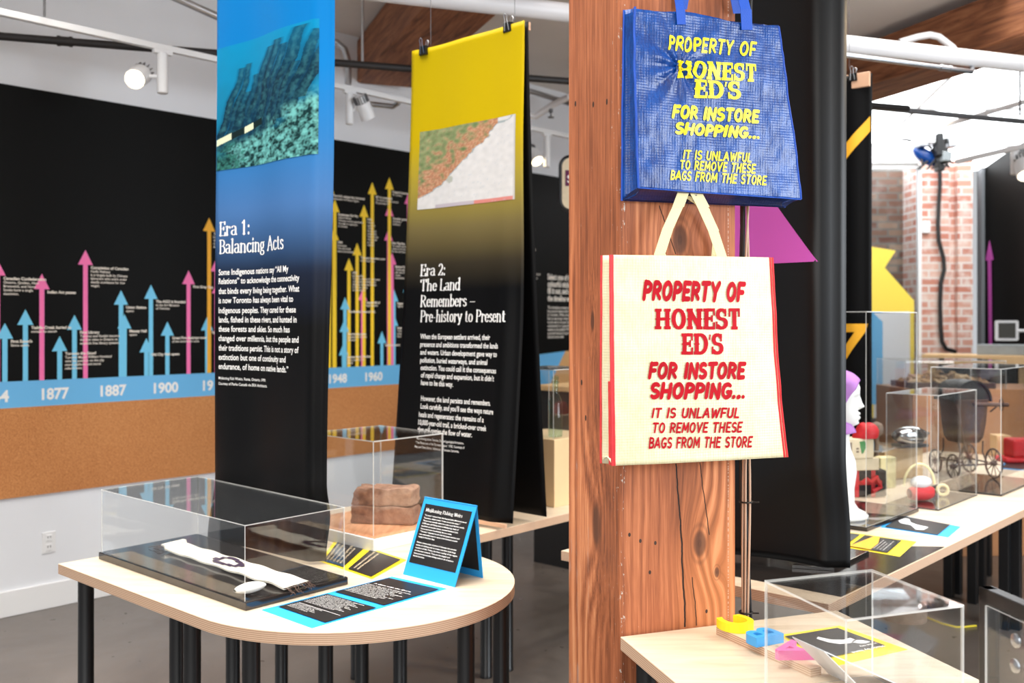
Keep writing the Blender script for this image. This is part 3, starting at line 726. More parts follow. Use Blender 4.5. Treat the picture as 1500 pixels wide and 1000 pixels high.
p = track_pt(238); lamp(p, 0, -BR*-.0+V((-.115, -.02, .0)), V((.05, -.9, -.45)), 'lit white spotlight shining toward the room left of the blue banner', True, 60, .21, 1.15)
p = track_pt(512); lamp(p, 0, V((.09, .0, .02)), V((.3, .42, -.8)), 'unlit looking spotlight turned downward right of the blue banner', False, 45, .19)
p = track_pt(801); lamp(p, 0, V((-.1, .02, -.0)), V((.42, -.55, -.75)), 'spotlight glowing between the yellow topped banner and the post', True, 45, .24, 1.05)
p = at(1487, 214, 6.95); lamp(p, 0, V((.03, -.06, -.03)), V((-.1, -.5, -.7)), 'white spotlight glowing in front of the black wall at far right', True, 40, .17, 1.25)
# out-of-frame track lamps that light the exhibits, plus one added to brighten the partition
for loc, tg, e in [((.35, .6, 3.2), (.55, 2.8, 1.3), 34), ((-1.3, 1.4, 3.3), (-.7, 3.3, .8), 60), ((1.9, 1.6, 3.3), (1.1, 2.6, .8), 40), ((2.9, 3.6, 3.4), (2.2, 4.8, .8), 60), ((.1, 2.6, 3.3), (-.1, 4.3, 1.8), 35), ((3.0, 7.2, 3.2), (3.6, 9.45, 1.9), 110)]:  # last spot is added inside the view without a fixture
    light('track_or_added_spot', 'SPOT', loc, tg, e*.55, (1, .9, .76), spot_size=math.radians(70), spot_blend=.7, shadow_soft_size=.06)
light('track_or_added_spot', 'SPOT', (2.6, 3.2, 3.2), (1.1, 3.35, 1.9), 110, (1, .72, .42), spot_size=math.radians(50), spot_blend=.7, shadow_soft_size=.06)
# round-cornered hanging sign half hidden by the post
sc_ = at(858, 269, 5.75); t = thing('hanging_sign', 'pale round cornered sign with a maroon square half hidden behind the post', 'sign', sc_)
def rrect(w, h, r, n=6):
    out = []
    for cx, cy, a in ((w/2-r, h/2-r, 0), (-w/2+r, h/2-r, 90), (-w/2+r, -h/2+r, 180), (w/2-r, -h/2+r, 270)):
        out += [(cx+r*math.cos(math.radians(a+90*k/n)), cy+r*math.sin(math.radians(a+90*k/n))) for k in range(n+1)]
    return out
XR = V((1, 0, 0)); YN = V((0, -1, 0))
obj('face', MB().prism([sc_+XR*a+UP*b+YN*.012 for a, b in rrect(.275, .295, .05)], YN*.004), 'carton', t)
rim = MB().tube([sc_+XR*a+UP*b for a, b in rrect(.29, .31, .055)], .012, 8, closed=True); obj('rim', rim, 'black_metal', t, smooth=True)
obj('back_plate', MB().prism([sc_+XR*a+UP*b for a, b in rrect(.28, .3, .05)], YN*.01), 'black_metal', t)
obj('maroon_square', MB().box(sc_+V((-.118, -.017, -.015)), (.23, 0, 0), (0, 0, .09), (0, -.002, 0)), 'maroon', t)
mb = MB(); letter_line(mb, 'S', 'bold', lambda q, r: sc_+V((-.108+q*.034, -.0195, .004+r*.046))); obj('lettering', facing(mb), 'lettering', t)
obj('hanger', MB().cyl(sc_+UP*.15, sc_+UP*.62, .006), 'wire', t)
# ================================================================== TIMBER POST
PO = V((.293, 2.72, 0)); PW, PD = .371, .352
def pf(px, py, off=0): return on_plane(px, py, PO+PN*off, PN)           # point on the plane of the post's front face
def pl(px, py): d = pf(px, py)-PO; return d.dot(PA), d.z
def ps(px, py): d = on_plane(px, py, PO, PA)-PO; return d.dot(PB), d.z   # on its left face
def post_mat():
    m = Mat('old_post_wood', rough=.62, spec=.35); co = m.coord(); x, y, z = m.xyz(co)
    wob = m.noise(m.comb(x*3, y*3, z*1.1), 2, 3)
    knots = [(*pl(1025, 796), 0, .030), (*pl(996, 351), 0, .034), (*pl(1050, 838), 0, .012)]
    side = [(*ps(874, 769), .042), (*ps(868, 470), .018)]
    push = None; core = None; ringm = None
    def add(a, b): return b if a is None else a+b
    for kx, kz, ky, kr in knots:
        dx, dz = x-kx, (z-kz)*.55; d2 = dx*dx+dz*dz; front = y.lt(.06)
        g = (d2*(-1/(kr*kr*5))).exp()*front
        push = add(push, g*kr*1.6); d = d2.pw(.5)
        core = add(core, d.ss(kr*.85, kr*.35)*front)
        ringm = add(ringm, ((d*(1/kr)*14).sin()*.5+.5)*d.ss(kr*1.5, kr*.8)*front)
    for ky, kz, kr in side:
        dy, dz = y-ky, (z-kz)*.42; d2 = dy*dy+dz*dz; left = x.lt(.05)
        g = (d2*(-1/(kr*kr*5))).exp()*left
        push = push+g*kr*1.6; core = core+(d2.pw(.5)).ss(kr*.9, kr*.4)*left
    xx = x+push*1.0
    big = m.noise(m.comb(xx*1.0, y*1.0, z*.28), 5, 4, .55)
    grain = m.noise(m.comb(xx*60, y*60, z*1.6), 1.6, 5, .6)
    fine = m.noise(m.comb(xx*210, y*210, z*5), 2, 3, .6)
    rings = ((xx*1.0+y*.6)*230+big*9+wob*6).sin()*.5+.5
    ringband = m.noise(m.comb(x*5, y*3, z*.5), 1.2, 2).ss(.45, .62)
    f = big*.34+grain*.42+fine*.22+rings*(ringband*.16+x.ss(.2, .3)*z.lt(1.35)*.10)-.07
    c = m.ramp(f, [(.30, lin(100, 54, 34)), (.44, lin(164, 95, 60)), (.56, lin(200, 126, 84)), (.70, lin(226, 160, 114))])
    # warmer towards the lower right of the front, pale weathering on the lower left face
    lower = z.ss(1.35, .7)*x.ss(.12, .3)
    c = m.mix(lower*.55, c, lin(196, 122, 66), 'MIX')
    wn = m.noise(m.comb(x*18, y*18, z*4), 1.3, 5, .65)
    c = m.mix(wn.ss(.56, .7)*y.gt(.2)*z.lt(1.25)*.55, c, lin(176, 156, 146))
    c = m.mix(core.mn(1)*.75, c, lin(64, 40, 30)); c = m.mix(ringm.mn(1)*.35, c, lin(52, 32, 24))
    # old paint flecks along the corner and a dotted scratch near the right edge
    fn = m.noise(m.comb(x*70, y*70, z*26), 1.5, 4, .7)
    edge = (x-.012).abs().ss(.022, .0)*y.lt(.05)
    c = m.mix((fn+edge*.11).ss(.69, .73)*edge.gt(.02)*.75, c, lin(206, 206, 196))
    c = m.mix((fn+edge*.02).ss(.69, .73)*.55, c, lin(214, 196, 178))
    sc = (x-.345).abs().lt(.0016)*m.noise(m.comb(0, 0, z*60), 2, 2).gt(.5)*y.lt(.02)
    c = m.mix(sc*.5, c, lin(214, 190, 168))
    # drying cracks
    hgt = None
    for (pa, pb, wdt) in [((990, 680), (997, 770), .0022), ((997, 770), (1004, 918), .0026), ((1025, 678), (1039, 783), .0014), ((1014, 846), (1021, 916), .0014), ((966, 302), (990, 372), .0014)]:
        (xa, za), (xb, zb) = pl(*pa), pl(*pb)
        xc = (z-za)*((xb-xa)/(zb-za))+xa+(m.noise(m.comb(0, 3, z*9), 2, 3)-.5)*.012
        k = (x-xc).abs().ss(wdt*1.5, wdt*.5)*z.lt(za+.002)*z.gt(zb)*y.lt(.02); hgt = add(hgt, k)
    c = m.mix(hgt.mn(1), c, (.006, .004, .003))
    for (px, py) in [(843, 152), (869, 153), (889, 149), (858, 612), (852, 560)]:
        b, zz = ps(px, py); d2 = (y-b)*(y-b)+(z-zz)*(z-zz)*.4
        c = m.mix(d2.pw(.5).lt(.0055)*x.lt(.03), c, lin(50, 34, 28))
    for (px, py) in [(938, 792), (960, 795), (952, 838), (1035, 895), (922, 783)]:
        a, zz = pl(px, py); d2 = (x-a)*(x-a)+(z-zz)*(z-zz)*.5
        c = m.mix(d2.pw(.5).lt(.004)*y.lt(.03), c, lin(60, 42, 34))
    m.color(c); m.bump(f*.7-hgt*1.5+fn*.15, .45, .006); return m.m
M['post'] = post_mat()
o = obj('timber_post', MB().box((0, 0, 0), (PW, 0, 0), (0, PD, 0), (0, 0, CEIL)), 'post', bevel=.008)
o.location = PO; o.rotation_euler = (0, 0, math.atan2(PA.y, PA.x)); tag(o, 'massive square reddish timber post that carries the two bags', 'post')
nl = pf(1040, -30, .0)
t = tag(obj('hook', MB().tube([nl, nl+PN*.05, nl+PN*.075+UP*.01, nl+PN*.08+UP*.03], .004, 8), 'steel', smooth=True), 'metal hook at the top of the post holding the blue bag', 'hook', 'hooks on the post')
nl2 = pf(1003, 296, .0)
t = tag(obj('hook', MB().tube([nl2, nl2+PN*.05, nl2+PN*.06+UP*.015], .004, 8), 'steel', smooth=True), 'metal hook behind the hem of the blue bag holding the cream bag', 'hook', 'hooks on the post')
# cables on the right side of the post
cb = V((.690, 2.935, 0)); t = thing('cable_bundle', 'bundle of black and beige cables tied along the right side of the timber post', 'cables', cb+UP*.2)
for k, (mt, r) in enumerate([('rubber', .006), ('rubber', .0055), ('cable_beige', .0033), ('cable_beige', .0033), ('cable_beige', .0033), ('rubber', .0045)]):
    pts = []
    for i in range(60):
        z = .05+3.6*i/59; a = k*1.05+z*1.7+math.sin(z*2.1+k)*.8; rr = .009+.004*math.sin(z*5+k*2)
        if k in (2, 3, 4) and z > 2.0: rr += .004
        pts.append(cb+V((math.cos(a)*rr+.004*math.sin(z*3), math.sin(a)*rr, z)))
    obj('cable', MB().tube(pts, r, 8), mt, t, smooth=True)
for py in (735, 897, 610):
    z = 1.6+(470-py)/F*2.93
    obj('cable_tie', MB().tube([cb+V((math.cos(a*math.pi/6)*.019, math.sin(a*math.pi/6)*.019, z)) for a in range(12)], .003, 6, closed=True).cyl(cb+V((.016, -.01, z)), cb+V((.034, -.018, z+.002)), .0025, 6), 'rubber', t)

# ================================================================== BAGS
def sheet(L, R, off, amp, seed, sag=0, crease=None):
    """front or back panel: L, R = [(v, px, py)] image outlines traced on a plane parallel to the post face"""
    def S(u, v, lift=0):
        a, b = plerp(L, v), plerp(R, v); px, py = lerp(a[0], b[0], u), lerp(a[1], b[1], u)
        return P(px, py, lift)
    def P(px, py, lift=0):
        q = pf(px, py, off); a, z = (q-PO).dot(PA), q.z
        d = amp*(noise.noise(V((a*7, z*9, seed)))+.5*noise.noise(V((a*21, z*15, seed+3)))+.3*noise.noise(V((a*50, z*30, seed+9))))
        if crease:
            ca, cz = pl(*crease); rr = math.hypot(a-ca, z-cz); th = math.atan2(z-cz, a-ca)
            d += .006*math.sin(th*9+1)*math.exp(-rr/.11)-.005*math.exp(-(rr/.04)**2)
        return q+PN*(d+lift)
    return S, P
def border(mb, S, e, mi=0, n=40, r=.004):
    """bound seam along the sides and bottom of a panel"""
    for u in (0, 1): mb.tube([S(u, i/n) for i in range(n+1)], r, 6, mi)
    return mb
def band(mb, path, wd, n=1, mi=0, th=.0016):
    """flat webbing: path of (px, py, off, width px)"""
    L = [pf(x-w_/2, y, o) for x, y, o, w_ in path]; R = [pf(x+w_/2, y, o) for x, y, o, w_ in path]
    for i in range(len(path)-1):
        mb.box(L[i], R[i]-L[i], L[i+1]-L[i], PN*th, mi)
    return mb
def bag_text(P, rows):
    """rows: text, style, (x, y) of baseline left, (x, y) of baseline right, cap height px left, right"""
    mb = MB()
    for s, st, (x0, y0), (x1, y1), h0, h1 in rows:
        letter_line(mb, s, st, lambda q, r: P(lerp(x0, x1, q)+(0), lerp(y0, y1, q)-r*lerp(h0, h1, q), .0036), 0, .1)
    return facing(mb)
# blue bag
bo = pf(1040, 290, .03)
bag = thing('tote_bag', 'shiny blue woven shopping bag with yellow lettering hung on the timber post', 'bag', bo, 'shopping bags on the post')
FL = [(0, 930, 10), (.2, 929, 64), (.5, 930, 142), (.8, 933, 225), (1, 935, 275)]
FR = [(0, 1140, 39), (.17, 1147, 84), (.4, 1152, 139), (.62, 1163, 198), (1, 1173, 292)]
S, P = sheet(FL, FR, .074, .0055, 2.0, crease=(976, 106))
def Sf(u, v):
    q = S(u, v)
    return q-UP*.006*math.sin(u*9+1)*(1 if v == 0 else 0)
obj('front_panel', MB().grid(Sf, 110, 110), 'bag_blue', bag, smooth=True, solid=.0012)
BL = [(0, 914, 15), (.5, 912, 160), (1, 911, 294)]; BRR = [(0, 1118, 36), (.5, 1134, 160), (1, 1149, 304)]
S2, P2 = sheet(BL, BRR, .016, .003, 5.0)
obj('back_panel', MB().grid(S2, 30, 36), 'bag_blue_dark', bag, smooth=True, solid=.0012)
g = MB()
def gus(u, v):
    a, b = S2(0, v), S(0, v); f = math.sin(u*math.pi)*.02*math.sin(min(1, v*1.2)*math.pi*.5+.4)
    return a+(b-a)*u+PA*f
def gus2(u, v):
    a, b = S2(1, v), S(1, v); return a+(b-a)*u-PA*math.sin(u*math.pi)*.03
obj('side_gusset', MB().grid(gus, 10, 30), 'bag_blue', bag, smooth=True, solid=.001)
obj('side_gusset', MB().grid(gus2, 8, 30), 'bag_blue', bag, smooth=True, solid=.001)
def bot(u, v): return (S2(u, 1)+(S(u, 1)-S2(u, 1))*v)+UP*.004*math.sin(v*math.pi)
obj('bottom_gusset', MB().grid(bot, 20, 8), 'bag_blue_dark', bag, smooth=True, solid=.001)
mb = border(MB(), S, 0, r=.0032); border(mb, S2, 0, r=.0032); mb.tube([S(i/30, 1) for i in range(31)], .002, 6)
obj('seam_binding', mb, 'strap_blue', bag, smooth=True)
for x0, x1, w_, yb in ((998, 994, 12, 36), (1094, 1086, 15, 44)):
    tilt = 1 if x0 < 1050 else 0
    path = [(x0, yb, .078, w_+1), (x0-2, 14, .080, w_), (x1-3, -22, .074, w_), (lerp(x1, 1040, .6), -70, .06, w_), (1040, -88, .05, w_)]
    obj('handle', band(MB(), path, 0), 'strap_blue', bag)
path = [(1000, 14, .02, 12), (1008, -30, .03, 12), (1040, -80, .04, 12), (1070, -30, .03, 12), (1080, 20, .02, 12)]
obj('handle', band(MB(), path, 0), 'strap_blue', bag)
obj('lettering', bag_text(P, [
 ('PROPERTY OF', 'brush', (978, 74), (1108, 84), 23, 22), ('HONEST', 'slab', (992, 114), (1106, 120.5), 26, 26),
 ("ED'S", 'slab', (1016, 143.5), (1085, 146), 27, 26), ('FOR INSTORE', 'heavy', (984, 174), (1113, 181.5), 21, 20.5),
 ('SHOPPING...', 'heavy', (988, 197), (1112, 204.5), 18.5, 18), ('IT IS UNLAWFUL', 'brush', (1000, 233), (1100, 238.5), 14, 14.5),
 ('TO REMOVE THESE', 'brush', (995, 248), (1107, 255), 14, 14.5), ('BAGS FROM THE STORE', 'brush', (981, 263.5), (1123, 272), 14.5, 14.5)]), 'bag_yellow_ink', bag)
# cream bag
co_ = pf(1015, 680, .03)
bag2 = thing('tote_bag', 'pale cream shopping bag with red edges and red lettering hung below the blue bag', 'bag', co_, 'shopping bags on the post')
FL = [(0, 894, 373), (.5, 895, 527), (1, 897, 682)]; FR = [(0, 1131, 377), (.45, 1138, 515), (.75, 1144, 590), (1, 1152, 669)]
S, P = sheet(FL, FR, .060, .0028, 12.0)
obj('front_panel', MB().grid(lambda u, v: S(u, v)+PN*.008*math.sin(u*math.pi), 50, 60), 'bag_cream', bag2, smooth=True, solid=.0012)
Pc = lambda px, py, l=0: P(px, py, l)+PN*.008*math.sin(max(0, min(1, (px-895)/243))*math.pi)
BL = [(0, 881, 374), (.5, 880, 530), (1, 880, 678)]; BRR = [(0, 1122, 378), (.5, 1128, 520), (1, 1138, 668)]
S2, P2 = sheet(BL, BRR, .012, .0015, 15.0)
obj('back_panel', MB().grid(S2, 24, 30), 'bag_cream', bag2, smooth=True, solid=.0012)
def gus(u, v):
    a, b = S2(0, v), S(0, v); return a+(b-a)*u+PA*math.sin(u*math.pi)*.012
def gus2(u, v):
    a, b = S2(1, v), S(1, v); return a+(b-a)*u-PA*math.sin(u*math.pi)*.02
obj('side_gusset', MB().grid(gus, 10, 30), 'bag_cream', bag2, smooth=True, solid=.001)
obj('side_gusset', MB().grid(gus2, 8, 30), 'bag_cream', bag2, smooth=True, solid=.001)
obj('bottom_gusset', MB().grid(lambda u, v: (S2(u, 1)+(S(u, 1)-S2(u, 1))*v)+UP*.02*math.sin(v*math.pi), 20, 6), 'bag_cream', bag2, smooth=True, solid=.001)
mb = MB()
for Sx, us in ((S, (0, .012, .985, 1)), (S2, (0, .014, 1))):
    for u in us: mb.tube([Sx(u, i/40)+PN*.001 for i in range(41)], .0034, 6)
mb.tube([gus(.62, i/30)-PA*.002 for i in range(18, 31)], .006, 6)
obj('seam_binding', mb, 'red_bind', bag2, smooth=True)
hp = [(967, 380, .064, 17), (966, 372, .066, 16), (978, 335, .066, 16), (993, 303, .062, 17), (1008, 262, .055, 17)]
obj('handle', band(MB(), hp, 0), 'handle_yellow', bag2)
hp = [(1058, 384, .064, 15), (1057, 376, .066, 15), (1045, 338, .066, 16), (1030, 303, .062, 18), (1008, 262, .055, 17)]
obj('handle', band(MB(), hp, 0), 'handle_yellow', bag2)
hp = [(1046, 378, .016, 9), (1048, 355, .02, 9), (1040, 325, .028, 10), (1034, 306, .04, 10), (1005, 287, .05, 10)]
obj('handle', band(MB(), hp, 0), 'handle_yellow', bag2)
obj('lettering', bag_text(Pc, [
 ('PROPERTY OF', 'heavy', (940, 441), (1091, 443), 31, 30), ('HONEST', 'slab', (957, 482), (1081, 482.5), 30, 31),
 ("ED'S", 'slab', (995, 519), (1057, 519), 31, 31), ('FOR INSTORE', 'heavy', (948, 555.5), (1091, 555.5), 26, 26),
 ('SHOPPING...', 'heavy', (950, 584.5), (1088, 584.5), 25.5, 25), ('IT IS UNLAWFUL', 'brush', (952, 612), (1080, 612), 15.5, 16),
 ('TO REMOVE THESE', 'brush', (953, 634), (1086, 633), 16, 16), ('BAGS FROM THE STORE', 'brush', (948, 656.5), (1101, 655), 17, 17)]), 'bag_red_ink', bag2)

# ================================================================== BANNERS
def binder_clip(c, d, label):
    """black spring clip at c, spread along d, wire arms up"""
    c = V(c); d = V(d).normalized(); n = d.cross(UP).normalized()
    t = thing('binder_clip', label, 'clip', c, 'black binder clips')
    obj('clip_body', MB().prism([c+d*a+UP*b-n*.011 for a, b in ((-.024, -.022), (.024, -.022), (.021, .02), (-.021, .02))], n*.022), 'clip', t, bevel=.002)
    for s in (1, -1):
        q = c+n*.012*s
        obj('wire_arm', MB().tube([q+d*-.012-UP*.016, q+d*-.006+UP*.03+n*.006*s, q+d*-.009+UP*.045+n*.009*s, q+UP*.053+n*.01*s, q+d*.009+UP*.045+n*.009*s, q+d*.006+UP*.03+n*.006*s, q+d*.012-UP*.016], .0016, 6), 'steel', t, smooth=True)
    return t
def hang_wire(p, label):
    p = V(p); return tag(obj('hanging_wire', MB().cyl(p, V((p.x, p.y, CEIL)), .0012, 5), 'wire'), label, 'wire', 'banner hanging wires')
def lc(a, b, t): return tuple(lerp(p, q, t) for p, q in zip(a, b))
def banner(name, label, cat, L, ztop, zbot, bend, cols, wd=.70, nu=36, nv=90, extra=None):
    """L: left end on the floor plan; cloth runs along BR; bend(s, z) pushes it along -AR (toward the camera)"""
    t = thing(name, label, cat, V((L.x, L.y, zbot)), 'hanging exhibition banners')
    def S(s, z, lift=0):
        du, dn = bend(s, z); return L+BR*(s+du)-AR*(dn+lift)+UP*z
    mb = MB().grid(lambda u, v: S(u*wd, lerp(zbot, ztop, v)), nu, nv, 0, lambda u, v: cols(u, lerp(zbot, ztop, v)))
    obj('cloth', mb, extra or 'print', t, smooth=True, solid=-.0015)
    # wooden bar in the top hem
    return t, S
def bn_hit(S, L, px, py):
    """where the sight line of a pixel meets the banner plane -> s, z"""
    q = on_plane(px, py, L, AR); return (q-L).dot(BR), q.z
def fit(S, L, px, py):
    s, z = bn_hit(S, L, px, py)
    for _ in range(6):
        p = S(s, z); r = p-V((0, 0, CH)); qx, qy = HX+F*r.x/r.y, HY-F*r.z/r.y
        s += (px-qx)/F*r.y*1.25; z -= (py-qy)/F*r.y
    return s, z
def bn_text(S, L, rows, style, cap, mat, t, name, lift=.0022, slope=0):
    mb = MB()
    for s, x0, x1, yb in rows:
        a, z = fit(S, L, x0, yb); b, _ = fit(S, L, x1, yb+(slope*(x1-x0)))
        letter_line(mb, s, style, lambda q, r: S(a+(b-a)*q, z+r*cap, lift))
    return obj(name, facing(mb), mat, t)
def zpix(L, S, py, px): return fit(S, L, px, py)[1]
# --- Era 1
L1 = uv(.09, .58)
def bend1(s, z):
    u = s/.7; dn = .010*math.sin(u*6.2+z*1.1)*sstep(3, 1.6, z)+.006*math.sin(u*11+1)
    edge = -.05*sstep(.86, 1.0, u)                      # right edge curls away
    low = sstep(1.0, .76, z)
    dn += edge+low*(.03*(1-u)+.004)-.03*sstep(1.02, .86, z)*sstep(.5, 1, u)*(1-low)
    return (-.035*sstep(2.2, .95, z)*u-.035*sstep(.86, 1.0, u), dn)
SK, MD, DK, BK = lin(0, 122, 196), lin(70, 112, 166), lin(24, 32, 50), lin(8, 8, 9)  # printed tones; the paler mid one also holds reflected light
def cols1(u, z):
    st = [(.7, BK), (1.58, BK), (1.78, DK), (2.02, MD), (2.25, lin(40, 116, 180)), (2.5, SK), (3.2, lin(0, 126, 202))]
    return plerp([(a, *c) for a, c in st], z)
ban1, S1 = banner('hanging_banner', 'tall blue to black exhibition banner with an underwater photo and white text', 'banner', L1, 3.15, .752, bend1, cols1)
# printed underwater photograph
pz1, pz0 = fit(S1, L1, 322, 72)[1], fit(S1, L1, 322, 250)[1]; ps1 = fit(S1, L1, 468, 130)[0]
rnd = random.Random(5)
stakes = [(.02, .22, .26, .80, .04), (.10, .2, .33, .82, .035), (.2, .2, .40, .72, .04), (.26, .22, .56, .90, .055), (.36, .26, .64, .93, .055), (.47, .30, .70, .88, .05), (.56, .34, .86, .98, .075), (.66, .38, .80, .72, .06), (.76, .42, 1.0, .93, .06), (.88, .5, 1.08, .86, .05), (.16, .22, .3, .6, .05), (.42, .3, .5, .66, .05)]
def photo1(u, v):
    n = noise.noise(V((u*7, v*9, 1))); n2 = noise.noise(V((u*22, v*26, 4))); n3 = noise.noise(V((u*50, v*60, 8)))
    c = lc(lin(20, 110, 138), lin(0, 140, 190), max(0, min(1, v*1.1-.1+n*.12)))
    hz = .20+.30*u+n*.08                                   # sea bed rises to the right
    for x0, y0, x1, y1, wd in stakes:
        if y0-.06 < v < y1:
            k = (v-y0)/(y1-y0); xc = lerp(x0, x1, k)+.012*math.sin(v*20+x0*9); d = abs(u-xc-n2*.008)/(wd*(1.15-.5*k))
            if d < 1: c = lc(c, lc(lin(2, 44, 64), lin(56, 116, 124), max(0, min(1, n2*.6+n3*.3+.40-d*.45))), min(1, 1.25-.55*k))
            elif d < 1.9: c = lc(c, lin(4, 62, 92), .55*(1.9-d)/.9)
    if v < hz:
        k = min(1, (hz-v)/.12); b = n2*.8+n3*.55+n*.4
        g = lc(lin(6, 44, 46), lin(110, 184, 180), max(0, min(1, .42+b*1.1))) if u > .18+n2*.2 else lc(lin(8, 44, 44), lin(60, 130, 120), max(0, min(1, .45+b)))
        c = lc(c, g, k)
    for i, (ua, ub) in enumerate(((0, .15), (.15, .27), (.27, .36), (.36, .45))):    # survey scale bar
        if ua <= u < ub:
            yb = .205+.26*u
            if abs(v-yb-.02) < .026: c = lin(216, 226, 190) if i % 2 == 0 else lin(14, 34, 34)
    return c
mb = MB().grid(lambda u, v: S1(lerp(.004, ps1, u), lerp(pz0, pz1, v), .0028), 150, 180, 0, photo1)
obj('printed_photo', mb, 'print', ban1, smooth=True)
bn_text(S1, L1, [('Era 1:', 322, 366, 345.5), ('Balancing Acts', 322, 416, 371.5)], 'serif', .052, 'lettering', ban1, 'title_text', slope=0)
rows = ['Some Indigenous nations say \u201cAll My', 'Relations\u201d to acknowledge the connectivity', 'that binds every living being together. What', 'is now Toronto has always been vital to', 'Indigenous peoples. They cared for these', 'lands, fished in these rivers, and hunted in', 'these forests and skies. So much has', 'changed over millennia, but the people and', 'their traditions persist. This is not a story of', 'extinction but one of continuity and', 'endurance, of home on native lands.\u201d']
xr = [423, 439, 439, 430, 434, 435, 425, 438, 438, 419, 423]; yb = [403, 416, 430.5, 444, 458.5, 472, 485.5, 499, 513, 526.5, 540]
bn_text(S1, L1, [(s, 321, x, y) for s, x, y in zip(rows, xr, yb)], 'bold', .0235, 'lettering', ban1, 'body_text', slope=.05)
bn_text(S1, L1, [('Mnjikaning Fish Weirs, Rama, Ontario, 1999.', 321, 390, 555), ('Courtesy of Parks Canada via ERA Architects.', 321, 392, 563)], 'sans', .011, 'lettering', ban1, 'credit_text', slope=.05)
# --- Era 2
L2 = V((.057, 4.15, 0))-BR*.697
def bend2(s, z):
    u = s/.7; k = max(0, (2.8-z)/2.04); dn = .125*k**1.6+.007*math.sin(u*5.5+z)+.004*math.sin(u*12+2)
    return (0, dn-.045*sstep(.85, 1.0, u)*sstep(2.5, 1.5, z)+.03*sstep(.14, 0, u)*sstep(2.7, 2.3, z)*0)
def bend2b(s, z):
    k = max(0, (2.8-z)/2.04); return (0, -.012-.12*k**1.25)
YL, OL = lin(196, 170, 0), lin(172, 150, 70)
def cols2(u, z):
    st = [(.7, BK), (1.74, BK), (1.86, lin(52, 46, 34)), (2.02, lin(112, 99, 60)), (2.2, lin(160, 142, 56)), (2.42, lin(194, 166, 0)), (3, YL)]
    return plerp([(a, *c) for a, c in st], z)
ban2, S2_ = banner('hanging_banner', 'yellow to black exhibition banner with a printed map, folded over its top bar', 'banner', L2, 2.85, .768, bend2, cols2)
obj('back_cloth', MB().grid(lambda u, v: L2+BR*(.7*u)-AR*bend2b(u, lerp(.765, 2.85, v))[1]+UP*lerp(.765, 2.85, v), 20, 60, 0, lambda u, v: BK), 'print', ban2, smooth=True, solid=.0015)
obj('top_bar', MB().box(L2+UP*2.815+AR*.016, BR*.7, AR*.012, UP*.035), 'gold_wood', ban2)
obj('bottom_bar', MB().box(L2-AR*(bend2(0, .77)[1]-.012)+UP*.752+BR*.25, BR*.44, AR*.012, UP*.016), 'gold_wood', ban2)
mz1, mz0 = fit(S2_, L2, 620, 193)[1], fit(S2_, L2, 615, 307)[1]; ms0, ms1 = fit(S2_, L2, 614, 250)[0], fit(S2_, L2, 755, 230)[0]
def map2(u, v):
    n = noise.noise(V((u*6, v*6, 3))); n2 = noise.noise(V((u*18, v*18, 6))); n3 = noise.noise(V((u*48, v*48, 2)))
    shore = .30+.95*(u-.2)+n*.10+n2*.03                     # land lies above this line
    shore = max(shore, -.1+.4*u+n*.05)
    if v > shore and u < .82:
        g = lc(lin(112, 128, 84), lin(150, 156, 112), .5+n2)
        r = lc(lin(170, 112, 82), lin(194, 152, 120), .5+n3)
        k = max(0, min(1, .5+(.28-(v-shore))*3.0+n2*1.4))
        c = lc(g, r, k)
        if abs(n3) < .035: c = lc(c, lin(120, 90, 70), .5)
        return c
    c = lc(lin(196, 194, 192), lin(214, 211, 208), .5+n2*.5)
    if abs(v-shore) < .014: c = lin(150, 160, 160)
    if (u-.33)**2+((v-.34)*.8)**2 < .0012: c = lin(170, 172, 160)
    if v < .045 and u > .18: c = lin(180, 170, 176) if u < .6 else lin(206, 130, 120)
    if n3 > .5: c = lc(c, lin(170, 180, 190), .4)
    if u > .985 or v > .99 or u < .008: c = lin(190, 186, 180)
    return c
mb = MB().grid(lambda u, v: S2_(lerp(ms0, ms1, u), lerp(mz0, mz1, v), .0028), 90, 80, 0, map2); obj('printed_map', mb, 'print', ban2, smooth=True)
bn_text(S2_, L2, [('Era 2:', 616, 652, 404), ('The Land', 616, 675, 426), ('Remembers \u2013', 616, 696, 449), ('Pre-history to Present', 616, 741, 471)], 'serif', .050, 'lettering', ban2, 'title_text')
rows = [('When the European settlers arrived, their', 616, 718, 496), ('presence and ambitions transformed the lands', 616, 729.5, 507.5), ('and waters. Urban development gave way to', 616, 728, 519), ('pollution, buried waterways, and animal', 616, 714, 530.5), ('extinction. You could call it the consequences', 616.5, 727, 541.5), ('of rapid change and expansion, but it didn\u2019t', 617, 724, 552.5), ('have to be this way.', 617, 664, 563.5),
 ('However, the land persists and remembers.', 617, 719, 586.5), ('Look carefully, and you\u2019ll see the ways nature', 616.5, 723, 598), ('heals and regenerates: the remains of a', 614, 709, 610), ('10,000-year-old trail, a bricked-over creek', 613, 713, 621.5), ('that still carries the flow of water.', 612, 692, 632)]
bn_text(S2_, L2, rows, 'bold', .0235, 'lettering', ban2, 'body_text', slope=.05)
bn_text(S2_, L2, [('Map showing ancient Toronto, Ont., and geological formations.', 611, 680, 643), ('\u201cThe Pleistocene of the Toronto Region,\u201d 1932. Courtesy of', 609, 681, 649), ('Map and Data Library, University of Toronto Libraries.', 608, 673, 655)], 'sans', .0105, 'lettering', ban2, 'credit_text', slope=.06)
binder_clip(on_plane(621, 74, L2, AR), BR, 'black binder clip on the left top corner of the yellow topped banner')
binder_clip(on_plane(745, 40, L2, AR), BR, 'black binder clip near the right top corner of the yellow topped banner')
hang_wire(on_plane(631, 66, L2, AR), 'thin wire at the left corner of the yellow topped banner')
